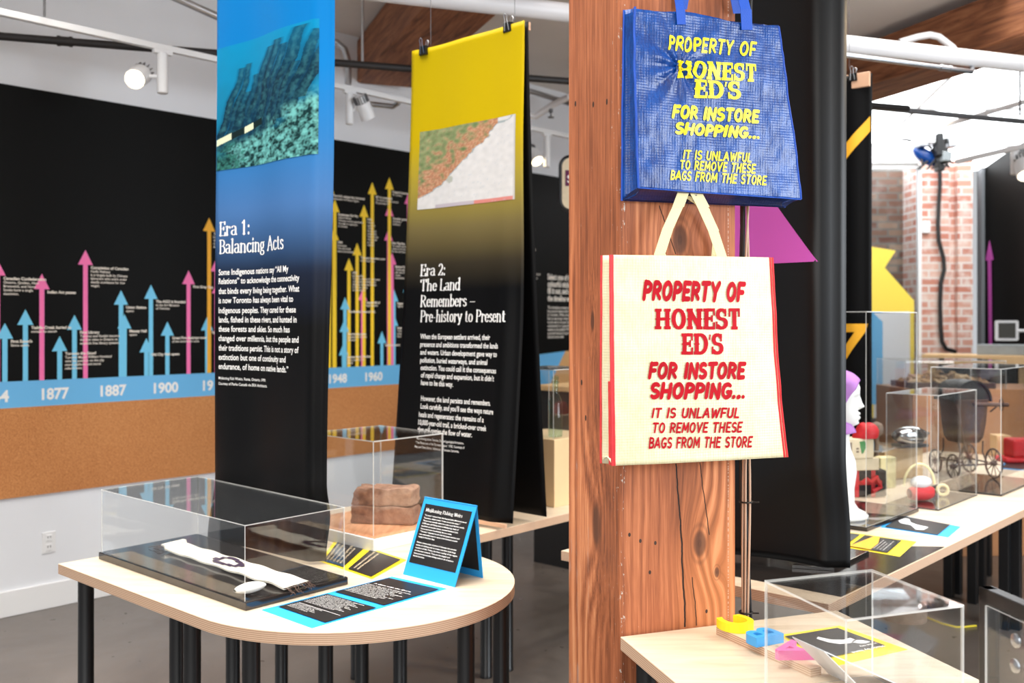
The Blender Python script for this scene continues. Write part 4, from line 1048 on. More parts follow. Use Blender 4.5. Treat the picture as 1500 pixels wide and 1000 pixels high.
hang_wire(on_plane(754, 30, L2, AR), 'thin wire at the right corner of the yellow topped banner')
# --- banner behind the post
R3 = V((1.098, 3.35, 0)); L3 = R3-BR*.70
def bend3(s, z):
    u = s/.7; dn = .02*math.sin(u*7+.8+z*.5)*.5+.02*sstep(.3, .0, u)-.07*sstep(.86, 1.0, u)**1.5
    low = sstep(1.15, .76, z); return (.01*low*u, dn+low*(.05*math.sin(u*5+.5)+.022*sstep(1.0, .76, z)*sstep(.35, .9, u)))
ban3, S3 = banner('hanging_banner', 'black exhibition banner with a magenta arrowhead just right of the timber post', 'banner', L3, 3.15, .757, bend3, lambda u, z: BK, extra='print_satin')
a3, z3 = fit(S3, L3, 1199, 383); c3 = a3-.285; zt3 = z3+.375
mb = MB(); N3 = 24
mb.grid(lambda u, v: S3(lerp(c3-.285*(1-v), c3+.285*(1-v), u), lerp(z3, zt3, v), .0025), N3, N3)
obj('printed_arrow', mb, 'magenta', ban3, smooth=True)
# --- banner with the yellow stripe
R4 = at(1275, 300, 5.05); R4.z = 0; L4 = R4-BR*.70
def bend4(s, z):
    u = s/.7; return (0, .012*math.sin(u*6+z)-.03*sstep(.85, 1, u))
ban4, S4 = banner('hanging_banner', 'black exhibition banner with a yellow diagonal stripe hanging from a wooden bar', 'banner', L4, 2.86, .76, bend4, lambda u, z: BK)
obj('top_bar', MB().box(L4+UP*2.79-AR*.012, BR*.7, AR*.014, UP*.075), 'gold_wood', ban4, bevel=.003)
def stripe(pts):
    sz = [fit(S4, L4, x, y) for x, y in pts]
    return MB().grid(lambda u, v: S4(*[lerp(lerp(sz[0][i], sz[1][i], u), lerp(sz[3][i], sz[2][i], u), v) for i in (0, 1)], .0025), 20, 10)
for q in ([(1180, 292), (1275, 170), (1275, 192), (1180, 318)], [(1180, 474), (1272, 474), (1268, 486), (1180, 487)], [(1252, 486), (1268, 486), (1205, 580), (1190, 580)]):
    obj('printed_stripe', stripe(q), 'orange', ban4, smooth=True)
binder_clip(on_plane(1250, 113, L4-AR*.006, AR), BR, 'black binder clip on the wooden bar of the striped banner')
hang_wire(on_plane(1244, 100, L4, AR), 'thin wire above the wooden bar of the striped banner')
# ================================================================== TABLES
TT = .036
def leg_mb(p, z1, r=.027):
    p = V((p.x, p.y, 0)); return MB().lathe(p, [(r*1.05, 0), (r*1.05, .012), (r, .014), (r, z1)], 18)
def table(name, label, outline, legs, z=.74, square=False):
    c = sum((V((p.x, p.y, 0)) for p in outline), V((0, 0, 0)))/len(outline)
    t = thing(name, label, 'table', c, 'plywood exhibit tables')
    obj('table_top', MB().prism([V((p.x, p.y, z-TT)) for p in outline], UP*TT, 0, 1), ['birch', 'ply'], t, bevel=.0015)
    for p in legs:
        if square: obj('leg', MB().cbox(V((p.x, p.y, (z-TT)/2)), AR*.05, BR*.05, UP*(z-TT)), 'black_metal', t, bevel=.003)
        else: obj('leg', leg_mb(p, z-TT), 'black_metal', t, smooth=True)
    return t
cu, cv, rr = .955, .54, .545
out1 = [uv(0, -.005), uv(cu, -.005)]+[uv(cu+rr*math.cos(math.radians(a)), cv+rr*math.sin(math.radians(a))) for a in range(-85, 86, 5)]+[uv(cu, 1.083), uv(0, 1.083)]
table('exhibit_table', 'birch plywood table with a rounded end and black legs, left foreground', out1,
      [uv(.055, .07), uv(.74, .09), uv(.565, .14), uv(.175, .59), uv(.05, .9), uv(.644, .677), uv(.49, .97), uv(.66, 1.02), uv(1.405, .63), uv(1.33, .87), uv(1.02, .12)])
table('exhibit_table', 'plywood table behind the rounded one, under the bricks and the yellow topped banner', [uv(-.1, 1.09), uv(.775, 1.09), uv(.735, 3.1), uv(-.1, 3.1)],
      [uv(.47, 1.70), uv(.48, 1.83), uv(.05, 1.3), uv(.66, 2.9), uv(.05, 2.9)])
T3 = V((.294, 2.714, 0)); t3b = V((.262, -.965, 0)).normalized()
def t3(a, b, z=.74): return T3+PA*a+t3b*b+UP*z
table('exhibit_table', 'pale plywood table in front of the post with the coloured letters', [t3(.001, .001), t3(.715, .001), t3(.715, 1.35), t3(.001, 1.35)],
      [t3(.05, .07), t3(.66, .07), t3(.05, 1.28), t3(.66, 1.28)])
T4 = V((.962, 3.025, 0))
def t4(u, v, z=.74): return T4+BR*u+AR*v+UP*z
def t4px(px, py, z=.74): return on_z(px, py, z)
table('exhibit_table', 'long plywood table with square black legs carrying the museum cases at right', [t4(0, 0), t4(0, 3.9), t4(-1.05, 3.9), t4(-1.05, 0)],
      [on_z(1390, 874, 0), on_z(1402, 869, 0), on_z(1425, 883, 0), on_z(1437, 870, 0), on_z(1446, 842, 0), on_z(1472, 921, 0), on_z(1488, 921, 0), t4(-.06, .10), t4(-.10, .3), t4(-.85, .08), t4(-.72, .08), t4(-.98, .3)], square=True)

# ================================================================== ACRYLIC CASES
def case(label, c, z0, z1, base=None, th=.004, shelf=None):
    """c: four floor-plan corners in order; open underneath; narrow faces of the sheets are the bright edges"""
    c = [V((p.x, p.y, 0)) for p in c]; ar = sum(c[i].x*c[(i+1) % 4].y-c[(i+1) % 4].x*c[i].y for i in range(4))
    if ar < 0: c = c[::-1]
    ctr = sum(c, V((0, 0, 0)))/4; t = thing('display_case', label, 'display case', ctr+UP*z0, 'clear acrylic display cases')
    for i in range(4):
        a, b = c[i], c[(i+1) % 4]; d = (b-a).normalized(); n = V((-d.y, d.x, 0))
        obj('side_panel', MB().box(a+UP*z0, (b-a)-d*th, UP*(z1-z0-th), n*th, 0, 1), ['acrylic', 'edge'], t)
    obj('top_panel', MB().prism([p+UP*(z1-th) for p in c], UP*th, 0, 1), ['acrylic', 'edge'], t)
    if base:
        m, o, h = base; q = []
        for i in range(4):
            d = (c[i]-ctr).normalized(); q.append(c[i]+d*o+UP*(z0-h))
        obj('base_board', MB().prism(q, UP*h), m, t, bevel=.002)
    return t
k1 = [uv(.05, .128), uv(.985, .122), uv(.972, .505), uv(.03, .525)]
case('long low clear display case over a black base on the rounded table', k1, .765, .993, ('board_black', .012, .0245), .003)
k2 = [uv(.225, .90), uv(.652, .895), uv(.648, 1.262), uv(.225, 1.29)]
kc = case('clear cube case with a white base around two old bricks', k2, .786, 1.147, ('white', .05, .046), .005)
obj('inset_board', MB().prism([uv(.195, .875, .786), uv(.685, .872, .786), uv(.68, 1.285, .786), uv(.195, 1.31, .786)], UP*.003), 'inlay', kc)
k3 = [V((.587, 2.314, 0)), V((.874, 2.417, 0)), V((.960, 2.113, 0)), V((.676, 2.011, 0))]
case('clear cube case on the pale table in front of the post', k3, .741, .998, None, .005)

# wampum belt, shell, fringe in the long case
def bz(px, py): return on_z(px, py, .772)
q0, q1, q2, q3 = bz(236, 804), bz(268, 796), bz(452, 852), bz(416, 863)
def belt(u, v):
    p = q0+(q3-q0)*u; r = q1+(q2-q1)*u; p = p+(r-p)*v
    return p+UP*(.002*math.sin(u*30)+.004*noise.noise(V((u*6, v*2, 1)))+(.012 if u < .03 else 0))
bp = (q0+q2)/2; t = thing('wampum_belt', 'long white beaded belt with a dark purple symbol inside the low case', 'belt', V((bp.x, bp.y, .766)))
mb = MB().grid(belt, 120, 18)
obj('beadwork', mb, 'bone', t, smooth=False, solid=-.006)
def cell(u0, u1, v0, v1): return MB().grid(lambda a, b: belt(lerp(u0, u1, a), lerp(v0, v1, b))+UP*.0085, 4, 4)
mb = MB()
for (u0, u1, v0, v1) in ((.40, .43, .25, .75), (.43, .47, .12, .32), (.43, .47, .68, .88), (.47, .52, .12, .3), (.47, .52, .7, .88), (.52, .56, .2, .38), (.52, .56, .62, .8), (.56, .59, .28, .72), (.37, .40, .42, .6), (.59, .615, .42, .6)):
    g = cell(u0, u1, v0, v1); mb.add(g.v, g.f)
obj('purple_symbol', mb, 'purple_bead', t)
rnd = random.Random(3); mb = MB()
for end, a, b, d in ((0, q0, q1, (q0-q3).normalized()), (1, q3, q2, (q3-q0).normalized())):
    for k in range(15):
        p = a+(b-a)*(k/14); dd = (d+V((rnd.uniform(-.5, .5), rnd.uniform(-.5, .5), 0))).normalized(); L = rnd.uniform(.03, .075)
        mb.tube([p+UP*.003, p+dd*L*.4+UP*.006, p+dd*L*.8+V((rnd.uniform(-.01, .01), 0, .0)), p+dd*L-UP*.003], .0012, 5)
obj('leather_fringe', mb, 'leather', t)
sp = on_z(366, 866, .775); sd = (bz(388, 858)-bz(340, 869)).normalized()
mb = MB().grid(lambda u, v: sp+sd*((u-.5)*.105)+sd.cross(UP)*(math.sin((v*2)*math.pi)*.026*math.sin(math.pi*(.04+.9*u))**.6)+UP*(.012-math.cos(v*2*math.pi)*.016*math.sin(math.pi*(.04+.92*u))**.6), 20, 16)
tag(obj('quahog_shell', mb, 'shell', smooth=True, origin=V((sp.x, sp.y, .766))), 'smooth white shell at the near corner of the low case', 'shell')
# bricks
def brick(name, c, d, L, W, H, seed, rough, label, cut=0):
    c = V(c); n = d.cross(UP).normalized()
    bm = bmesh.new(); bmesh.ops.create_cube(bm, size=1); bmesh.ops.subdivide_edges(bm, edges=bm.edges[:], cuts=9, use_grid_fill=True)
    mb = MB(); bm.verts.ensure_lookup_table(); vs = []
    for v in bm.verts:
        p = v.co.copy(); x, y, z = p.x*L, p.y*W, p.z*H
        for ax, e in (('x', L), ('y', W), ('z', H)): pass
        q = V((x, y, z)); s = noise.noise(q*18+V((seed, 0, 0)))*rough+noise.noise(q*50+V((seed, 4, 0)))*rough*.5
        corner = (abs(p.x) > .44)+(abs(p.y) > .44)+(abs(p.z) > .44)
        k = 1-(.02*max(0, corner-1)); q *= k
        if cut and p.x < -.3: q.x += (p.z+.5)*.02+max(0, noise.noise(V((seed, y*30, z*30))))*.05*(-p.x-.3)/.2
        q += V((p.x, p.y, p.z*(1 if p.z > 0 else .2)))*s*2
        vs.append(c+d*q.x+n*q.y+UP*(q.z))
    mb.add(vs, [[v.index for v in f.verts] for f in bm.faces]); bm.free()
    return tag(obj(name, mb, 'old_brick', smooth=True, origin=c-UP*H/2), label, 'brick', 'old bricks in the cube case')
bd = V((.985, -.17, 0)).normalized(); bc = on_z(563, 768, .789)+V((.0, .055, 0))
brick('old_brick', bc+UP*.0355, bd, .262, .115, .068, 1, .006, 'lower old brick with an even face inside the cube case')
brick('old_brick', bc+V((-.006, .004, .071+.036)), bd, .258, .108, .070, 7, .012, 'upper old brick, broken and rough at its left end', cut=1)

# ================================================================== CARDS AND BROCHURES
def card(name, label, cat, quad, z, m_edge, panels, th=.002, texts=(), fold=None, curl=0):
    """quad: 4 px corners on the table plane (a, b, c, d); panels: rects in (s, t) of the quad printed dark"""
    q = [on_z(x, y, z) for x, y in quad]
    def Q(s, t, l=0):
        p = lerp(q[0], q[1], s); r = lerp(q[3], q[2], s)
        zf = 0
        if fold: zf = max(0, fold[1]*(1-abs(s-fold[0])/.35))
        return lerp(p, r, t)+UP*(zf+l+curl*(s**3))
    c = sum(q, V((0, 0, 0)))/4; t = thing(name, label, cat, c, 'leaflets on the tables')
    obj('card', MB().grid(lambda a, b: Q(a, b), 24, 6), m_edge, t, solid=-th)
    for i, (s0, s1, t0, t1) in enumerate(panels):
        obj('printed_panel', MB().grid(lambda a, b: Q(lerp(s0, s1, a), lerp(t0, t1, b), th+.0006), 12, 4), 'dark_card', t)
    if texts:
        mb = MB()
        for s, st, s0, s1, t0, cap, flip in texts:
            # writing runs along t, lines step along s
            letter_line(mb, s, st, lambda a, b: Q(s0-b*cap, lerp(t0, s1, a), th+.0014) if not flip else Q(s0+b*cap, lerp(t0, s1, a), th+.0014))
        for i, f in enumerate(mb.f):
            a, b, c_ = (mb.v[f[k]] for k in range(3))
            if (b-a).cross(c_-a).z < 0: mb.f[i] = f[::-1]
        obj('printed_text', mb, 'lettering', t)
    return t
W2 = 'From long ago the people came here to fish and meet by the narrow water between the lakes and the weirs stood for thousands of years as a place of gathering trade and ceremony for many nations who still care for the stakes that rest beneath the clear cold water of the channel today'.split()
def para(n, per=6, k0=0): return [' '.join(W2[(k0+i*per+j) % len(W2)] for j in range(per)) for i in range(n)]
tx = []
for i, s in enumerate(['A Date with the Shore']): tx.append((s, 'bold', .62, .62, .10, .022, False))
for i, s in enumerate(para(9)): tx.append((s, 'sans', .655+i*.026, .10+.78*(.98-.1*(i % 3)), .10, .012, False))
L_ = []
t = card('brochure', 'blue edged leaflet lying open at the front of the rounded table', 'brochure', [(382, 893), (574, 844), (656, 862), (457, 920)], .7402, 'blue_card', [(.10, .455, .06, .96), (.515, .95, .05, .95)])
def card_text(quad, z, rows, mat, par, lift=.0042):
    """rows: text, style, (s,t) start, (s,t) end, cap as a vector in (s,t)"""
    q = [on_z(x, y, z) for x, y in quad]; mb = MB()
    Q = lambda s, t: lerp(lerp(q[0], q[1], s), lerp(q[3], q[2], s), t)+UP*lift
    for s, st, (a0, b0), (a1, b1), (ca, cb) in rows:
        letter_line(mb, s, st, lambda u, v: Q(lerp(a0, a1, u)+ca*v, lerp(b0, b1, u)+cb*v))
    for i, f in enumerate(mb.f):
        a, b, c_ = (mb.v[f[k]] for k in range(3))
        if (b-a).cross(c_-a).z < 0: mb.f[i] = f[::-1]
    obj('printed_text', mb, mat, par)
qd = [(382, 893), (574, 844), (656, 862), (457, 920)]
rows = [('A Date with the Shore', 'bold', (.785, .14), (.785, .80), (.016, 0))]
for i, s in enumerate(para(9)): rows.append((s, 'sans', (.750-i*.0225, .10), (.750-i*.0225, .10+.80*(.97-.12*((i*7) % 3))), (.0125, 0)))
for i, s in enumerate(para(11, 5, 9)): rows.append((s, 'sans', (.425-i*.0165, .12), (.425-i*.0165, .12+.72*(.97-.1*((i*5) % 3))), (.009, 0)))
for i, s in enumerate(para(5, 4, 20)): rows.append((s, 'sans', (.205-i*.016, .12), (.205-i*.016, .12+.5*(.97-.1*((i*5) % 3))), (.008, 0)))
card_text(qd, .7402, rows, 'lettering', t)
obj('printed_rule', MB().prism([lerp(lerp(on_z(*qd[0], .7402), on_z(*qd[1], .7402), s), lerp(on_z(*qd[3], .7402), on_z(*qd[2], .7402), s), tt)+UP*.0036 for s, tt in ((.222, .12), (.2245, .12), (.2245, .9), (.222, .9))], UP*.0004), 'lettering', t)
qy = [(466, 791), (486, 788), (594, 823), (546, 848)]
qy = [(468, 822), (493, 787), (596, 820), (545, 848)]
t = card('brochure', 'yellow edged leaflet lying open between the low case and the bricks', 'brochure', qy, .7402, 'yellow_card', [(.05, .93, .06, .44), (.05, .93, .53, .95)])
rows = []
for i, s in enumerate(para(5, 7, 4)): rows.append((s, 'sans', (.12, .12+i*.06), (.88-.1*(i % 3), .12+i*.06), (0, -.035)))
for i, s in enumerate(para(2, 7, 14)): rows.append((s, 'sans', (.12, .62+i*.06), (.88, .62+i*.06), (0, -.035)))
card_text(qy, .7402, rows, 'carton', t)
# A-frame sign
A0, A1 = on_z(590, 841), on_z(666, 860); B1 = on_z(708, 846); B0 = B1+(A0-A1); RZ = .996
r1 = V((-.114, 3.262, RZ)); r0_ = r1+(A0-A1)
t = thing('tent_sign', 'blue bordered black tent sign standing at the rounded end of the table', 'sign', (A0+A1+B0+B1)/4)
nf = (A1-A0).cross(r0_-A0).normalized()
if nf.y > 0: nf = -nf
nb = (B1-B0).cross(r0_-B0).normalized()
if nb.y < 0: nb = -nb
obj('front_flap', MB().box(A0, A1-A0, r0_-A0, -nf*.003), 'blue_card', t)
obj('back_flap', MB().box(B0, B1-B0, r0_-B0, -nb*.003), 'blue_card', t)
FQ = lambda s, v, l=.001: A0+(A1-A0)*s+(r0_-A0)*v+nf*l
obj('printed_panel', MB().prism([FQ(.055, .165, .0004), FQ(.945, .165, .0004), FQ(.945, .915, .0004), FQ(.055, .915, .0004)], nf*.0006), 'dark_card', t)
GQ = lambda s, v, l: B0+(B1-B0)*s+(r0_-B0)*v-nb*(.003+l)
obj('printed_panel', MB().prism([GQ(.055, .1, .0003), GQ(.945, .1, .0003), GQ(.945, .93, .0003), GQ(.055, .93, .0003)], -nb*.0006), 'dark_card', t)
mb = MB(); letter_line(mb, 'Mnjikaning Fishing Weirs', 'serif', lambda q, r: FQ(.10+.70*q, .822+r*.040, .0016)); obj('title_text', facing(mb), 'lettering', t)
mb = MB(); rows = ['\u201cToronto\u201d comes from the Kanyen\u2019keha (Mohawk) word', 'Tkaronto, which means \u201ctrees across the water.\u201d', 'Those trees actually stand on a site much further north:', '5,000-year-old fishing weirs at Mnjikaning, made of', 'hundreds of wooden stakes, situated between Lake', 'Simcoe and Lake Couchiching. But as a name,', '\u201cToronto\u201d migrated south with European settlers and', 'was eventually used to name a fort located around', 'today\u2019s Humber Bay.', '', 'Fishers weave strips of plants in between the wooden', 'stakes of a fishing weir to create nets that catch large', 'numbers of fish. Today, the fresh reading of the region', 'are the best artwork. They are the largest and', 'best-preserved wooden fishing weirs in all of eastern', 'North America.']
wds = [.80, .70, .79, .70, .70, .60, .76, .73, .32, 0, .76, .76, .80, .68, .76, .22]
for i, (s, wd) in enumerate(zip(rows, wds)):
    if s: letter_line(mb, s, 'bold', lambda q, r: FQ(.10+wd*q, .765-i*.0345+r*.019, .0016))
obj('body_text', facing(mb), 'lettering', t)

# ================================================================== PLINTH WITH BOTTLE (table behind)
P0_ = V((.195, 4.584, 0))
def pb(u, v, z=.74): return P0_+BR*u+AR*v+UP*z
plz = 1.052
tag(obj('plywood_plinth', MB().prism([pb(0, 0), pb(0, .36), pb(-.34, .36), pb(-.34, 0)], UP*(plz-.74)), 'pale_ply', origin=pb(-.17, .18), bevel=.002), 'square plywood plinth under the glass bottle left of the post', 'plinth', 'plywood plinths')
case('tall clear case standing on the plywood plinth around the bottle', [pb(-.02, .02), pb(-.02, .34), pb(-.32, .34), pb(-.32, .02)], plz, 1.375, None, .004)
bc_ = at(813.5, 640, 4.72); bc_.z = plz
t = thing('glass_bottle', 'tall pale green glass bottle standing on the plinth left of the post', 'bottle', bc_)
pr_ = [(.028, 0), (.034, .006), (.034, .155), (.031, .172), (.018, .196), (.0145, .21), (.0125, .268), (.0165, .272), (.0165, .284), (.013, .287)]
obj('bottle_body', MB().lathe(bc_, pr_, 24), 'bottle', t, smooth=True)
obj('lip_ring', MB().lathe(bc_, [(.0135, .2505), (.0175, .253), (.0175, .262), (.0135, .265)], 20), 'bottle', t, smooth=True)
# station with a dark opening behind the bottle
s0 = V((.538, 6.26, 0))
t = thing('response_box', 'wooden booth with a dark opening behind the bottle', 'booth', s0)
def sb(u, v, z): return s0+BR*u+AR*v+UP*z
obj('carcass', MB().box(sb(-.5, 0, 0), AR*1.2, -BR*.03, UP*1.14).box(sb(0, 0, 0), AR*.03, -BR*.5, UP*1.14).box(sb(0, 1.17, 0), AR*.03, -BR*.5, UP*1.14).box(sb(0, 0, .85), AR*1.2, -BR*.5, UP*.03), 'black_satin', t)
obj('desk_top', MB().box(sb(.06, -.02, 1.145), AR*1.24, -BR*.6, UP*.03), 'wood_light', t)

# ================================================================== FRONT RIGHT TABLE: letters, leaflet, card
st0, st1 = on_z(1066, 930, .745), on_z(1182, 982, .745); sd_ = (st1-st0); sd_.z = 0; L_s = sd_.length; sd_.normalize(); sn = sd_.cross(UP).normalized()
if sn.x < 0: sn = -sn
ctr = (st0+st1)/2
tag(obj('plywood_strip', MB().box(V((st0.x, st0.y, .74))-sd_*.03-sn*.016, sd_*(L_s+.06), sn*.034, UP*.022, 1, 1), ['birch', 'ply'], origin=V((ctr.x, ctr.y, .74)), bevel=.001), 'narrow plywood strip carrying the three coloured letters', 'wood strip')
def solid_letter(ch, c, size, xd, yd, th, mat, label, k=1.0):
    cu = bpy.data.curves.new('type', 'FONT'); cu.body = ch; cu.offset = .02; cu.extrude = .5; cu.resolution_u = 6; cu.align_x = 'CENTER'
    o = bpy.data.objects.new('type', cu); COL.objects.link(o); me = bpy.data.meshes.new_from_object(o.evaluated_get(bpy.context.evaluated_depsgraph_get()))
    mb = MB(); zd = UP
    mb.add([c+xd*(v.co.x*size*k)+yd*((v.co.y-.365)*size)+zd*(v.co.z+.5)*th for v in me.vertices], [list(p.vertices)[::-1] if xd.cross(yd).z < 0 else list(p.vertices) for p in me.polygons])
    bpy.data.objects.remove(o); bpy.data.curves.remove(cu); bpy.data.meshes.remove(me)
    return tag(obj('wooden_letter', mb, mat, origin=V((c.x, c.y, .7625)), bevel=.001), label, 'letter', 'coloured wooden letters')
ux = -sd_; uy = -sn          # reads from the right-hand side of the table
lz = .7625
for ch, px, py, mt, lb in (('C', 1079, 921, 'toy_yellow', 'bright yellow wooden letter C farthest along the plywood strip'), ('B', 1116, 940, 'toy_blue', 'blue wooden letter B in the middle of the plywood strip'), ('A', 1157, 962, 'toy_pink', 'pink wooden letter A at the near end of the plywood strip')):
    p = on_z(px, py, lz); c = V((p.x, p.y, lz)); solid_letter(ch, c, .125, ux, uy, .024, mt, lb, 1.05)
q = [(1140, 930), (1230, 916), (1330, 951), (1221, 976)]
t = card('brochure', 'yellow edged leaflet with pale hand shapes lying beside the coloured letters', 'brochure', q, .7402, 'yellow_card', [(.04, .88, .08, .80)])
Q4 = [on_z(x, y, .7402) for x, y in q]
Qf = lambda s, v, l=.0042: lerp(lerp(Q4[0], Q4[1], s), lerp(Q4[3], Q4[2], s), v)+UP*l
def hand(pts): return MB().prism([Qf(a, b, .0035) for a, b in pts], UP*.0004)
obj('printed_hand', hand([(.34, .30), (.40, .26), (.48, .40), (.60, .46), (.72, .44), (.72, .54), (.60, .58), (.46, .55), (.38, .45)]), 'white_card', t)
obj('printed_hand', hand([(.62, .56), (.70, .52), (.78, .56), (.82, .64), (.74, .66), (.68, .64)]), 'white_card', t)
card_text(q, .7402, [('Made by hand', 'bold', (.84, .80), (.40, .80), (0, .05)), ('in the city', 'bold', (.84, .70), (.6, .70), (0, .04))], 'lettering', t)
w0_, w1_ = on_z(1212, 1004), on_z(1262, 1040)
tq = [at(1161, 932, 2.43), at(1207, 955, 2.33)]
p0, p1 = at(1161, 932, 2.44), at(1208, 955, 2.33)
dn0 = V((.085, -.015, 0)); f0 = V((p0.x, p0.y, .742))+dn0; f1 = V((p1.x, p1.y, .742))+dn0
t = thing('folded_card', 'blank white tent card leaning behind the pink letter in the clear case', 'card', (f0+f1)/2)
nrm = (f1-f0).cross(p0-f0).normalized()
obj('front_leaf', MB().box(f0, f1-f0, p0-f0, nrm*.002), 'white_card', t)
b0_, b1_ = f0+V((.12, -.02, 0)), f1+V((.12, -.02, 0))
obj('back_leaf', MB().box(b0_, b1_-b0_, p0-b0_, nrm*.002), 'white_card', t)

# black tube frame with a clear sheet and two bolts
fr0 = at(1442, 858, 2.0); fz = fr0.z; fd = V((.145, -.99, 0)).normalized(); fs = V((.99, .145, 0)).normalized()
t = thing('metal_frame_stand', 'black square tube frame with a clear sheet and two bolts at the lower right edge', 'frame stand', V((fr0.x, fr0.y, 0)))
q0f = V((fr0.x-.012, fr0.y, 0))
for k in (0, .62): obj('upright', MB().box(q0f+fd*k, fs*.027, fd*.03, UP*fz), 'black_metal', t, bevel=.003)
obj('top_rail', MB().box(q0f+UP*fz, fs*.03, fd*.65, -UP*.03), 'black_metal', t, bevel=.003)
obj('bottom_rail', MB().box(q0f+UP*.15, fs*.03, fd*.65, -UP*.03), 'black_metal', t, bevel=.003)
obj('clear_sheet', MB().box(q0f+fd*.03+UP*.15-fs*.006, fd*.59, UP*(fz-.18), fs*.005, 0, 1), ['acrylic', 'edge'], t)
ln = on_plane(1487, 938, q0f, fs)
for py in (938, 975):
    p = on_plane(1487 if py == 938 else 1486, py, q0f-fs*.006, fs)
    obj('bolt', MB().lathe(p+fs*.004, [(.006, 0), (.013, .001), (.013, .005), (.009, .007), (.001, .0075)], 18, 0, -fs), 'steel', t, smooth=True)
# ================================================================== LONG TABLE: cases and exhibits
mc = V((1.416, 4.30, 0)); fx = V((1, -.33, 0)).normalized(); fy = V((.33, 1, 0)).normalized()
m0 = V((1.45, 4.07, 0))
case('tall clear case around the white display head', [m0, m0+AR*.56, m0+AR*.56-BR*.44, m0-BR*.44], .757, 1.64, ('board_black', .008, .0165))
ZB = .758; ZC, HH = 1.143, .243
XF = [(0, .045), (.05, .07), (.12, .079), (.2, .080), (.3, .077), (.42, .076), (.52, .083), (.7, .089), (.85, .076), (.94, .048), (1, .002)]
XB = [(0, .03), (.1, .035), (.25, .065), (.4, .09), (.6, .106), (.8, .095), (.93, .058), (1, .002)]
HW = [(0, .028), (.1, .047), (.25, .061), (.45, .071), (.6, .076), (.8, .068), (.93, .042), (1, .002)]
NO = [(0, 0), (.3, 0), (.335, .014), (.37, .030), (.45, .017), (.55, .003), (.6, 0), (1, 0)]
LP = [(0, 0), (.02, .006), (.07, .012), (.12, .002), (.165, .010), (.195, .009), (.212, .003), (.23, .010), (.26, .011), (.29, .001), (1, 0)]
def smooth_p(T, z): return (plerp(T, z)[0]+plerp(T, max(0, z-.02))[0]+plerp(T, min(1, z+.02))[0])/3 if z < .95 else plerp(T, z)[0]
def head(th, z, off=0):
    c, s = math.cos(th), math.sin(th); t = (th+math.pi) % (2*math.pi)-math.pi
    x = c*(smooth_p(XF, z) if c > 0 else smooth_p(XB, z)); y = s*smooth_p(HW, z)
    if c > 0:
        x += plerp(NO, z)[0]*math.exp(-(t/.20)**2)+plerp(LP, z)[0]*math.exp(-(t/.42)**2)
        x -= .013*math.exp(-((abs(t)-.46)/.2)**2-((z-.52)/.05)**2)          # eye sockets
        x += .006*math.exp(-((abs(t)-.46)/.13)**2-((z-.505)/.022)**2)         # lids
        x += .004*math.exp(-((abs(t)-.4)/.3)**2-((z-.60)/.03)**2)           # brow
    r = math.hypot(x, y) or 1
    x += x/r*off; y += y/r*off
    return mc+fx*(x-.005)+fy*y+UP*(ZC+HH*z+off*.6*sstep(.8, 1, z))
t = thing('mannequin_bust', 'white female display head on a long neck inside the tall case', 'mannequin head', mc+UP*ZB)
mb = MB().grid(lambda u, v: head(u*2*math.pi, v), 72, 80)
mb.lathe(mc+UP*ZB-fx*.012, [(.128, 0), (.13, .008), (.122, .018), (.09, .034), (.073, .06), (.072, .12), (.082, .19), (.078, .24), (.058, .29), (.052, .33), (.053, .37), (.05, .43), (.03, .47)], 36)
obj('head_and_neck', mb, 'mannequin', t, smooth=True)
def capf(u, v):
    z = lerp(-.02, 1, v); zz = max(0, z)
    tb = plerp([(0, 1.62), (.2, 1.48), (.4, 1.3), (.6, 1.0), (.72, .72), (.80, .34), (.84, .0), (1, 0)], zz)[0]
    th = lerp(tb, 2*math.pi-tb, u)
    p = head(th, zz, .008+.002*math.sin(th*6+z*9)); return p+UP*min(0, z)*HH
cp = thing('velvet_cap', 'purple velvet cap with neck flap worn by the white display head', 'cap', mc+UP*(ZC-.03))
obj('cap_body', MB().grid(capf, 60, 40), 'purple', cp, smooth=True, solid=-.002)
def flap(u, v):
    th = lerp(.35, 2*math.pi-.35, u); r = lerp(.052, .078, v)*(1+.10*math.cos(th)); a = lerp(.03, -.03, v)+.012*math.cos(th)*v
    return mc-fx*.012+fx*math.cos(th)*r+fy*math.sin(th)*r+UP*(ZC-.0+a)
obj('neck_flap', MB().grid(flap, 40, 8), 'purple', cp, smooth=True, solid=-.002)
# case with the red bag
n0 = on_z(1375, 748); n0.z = 0
n1 = n0+AR*.53; n3 = n0-BR*.24
case('lower clear case holding a red pouch and clear bag', [n0, n1, n1-BR*.24, n3], .7455, 1.264, ('board_black', .006, .005))
def t4b(px, py, z=.746): return on_z(px, py, z)
pc = t4b(1349, 733); pd = V((.96, .28, 0)).normalized(); pn = pd.cross(UP)
t = thing('hand_bag', 'small red pouch with clear top and curved cream handle in the lower case', 'bag', pc)
obj('pouch', MB().grid(lambda u, v: pc+pd*((u-.5)*.135*(1-.1*abs(2*v-1)))+pn*(math.sin(v*2*math.pi)*.032*(math.sin(math.pi*(.06+.88*u))**.3))+UP*(.036-.036*math.cos(v*2*math.pi)*(math.sin(math.pi*(.08+.84*u))**.25)), 24, 20), 'red', t, smooth=True)
obj('clear_top', MB().ball(pc+UP*.088, .058, .03, .03, 0, 20, 10, lambda p: pd*p.x+pn*p.y+UP*p.z), 'rose_clear', t, smooth=True)
obj('handle', MB().tube([pc+pd*(-.085*math.cos(a*math.pi/16))-pd*.01+UP*(.075+.10*math.sin(a*math.pi/16)) for a in range(17)], .006, 8), 'handle_yellow', t, smooth=True)
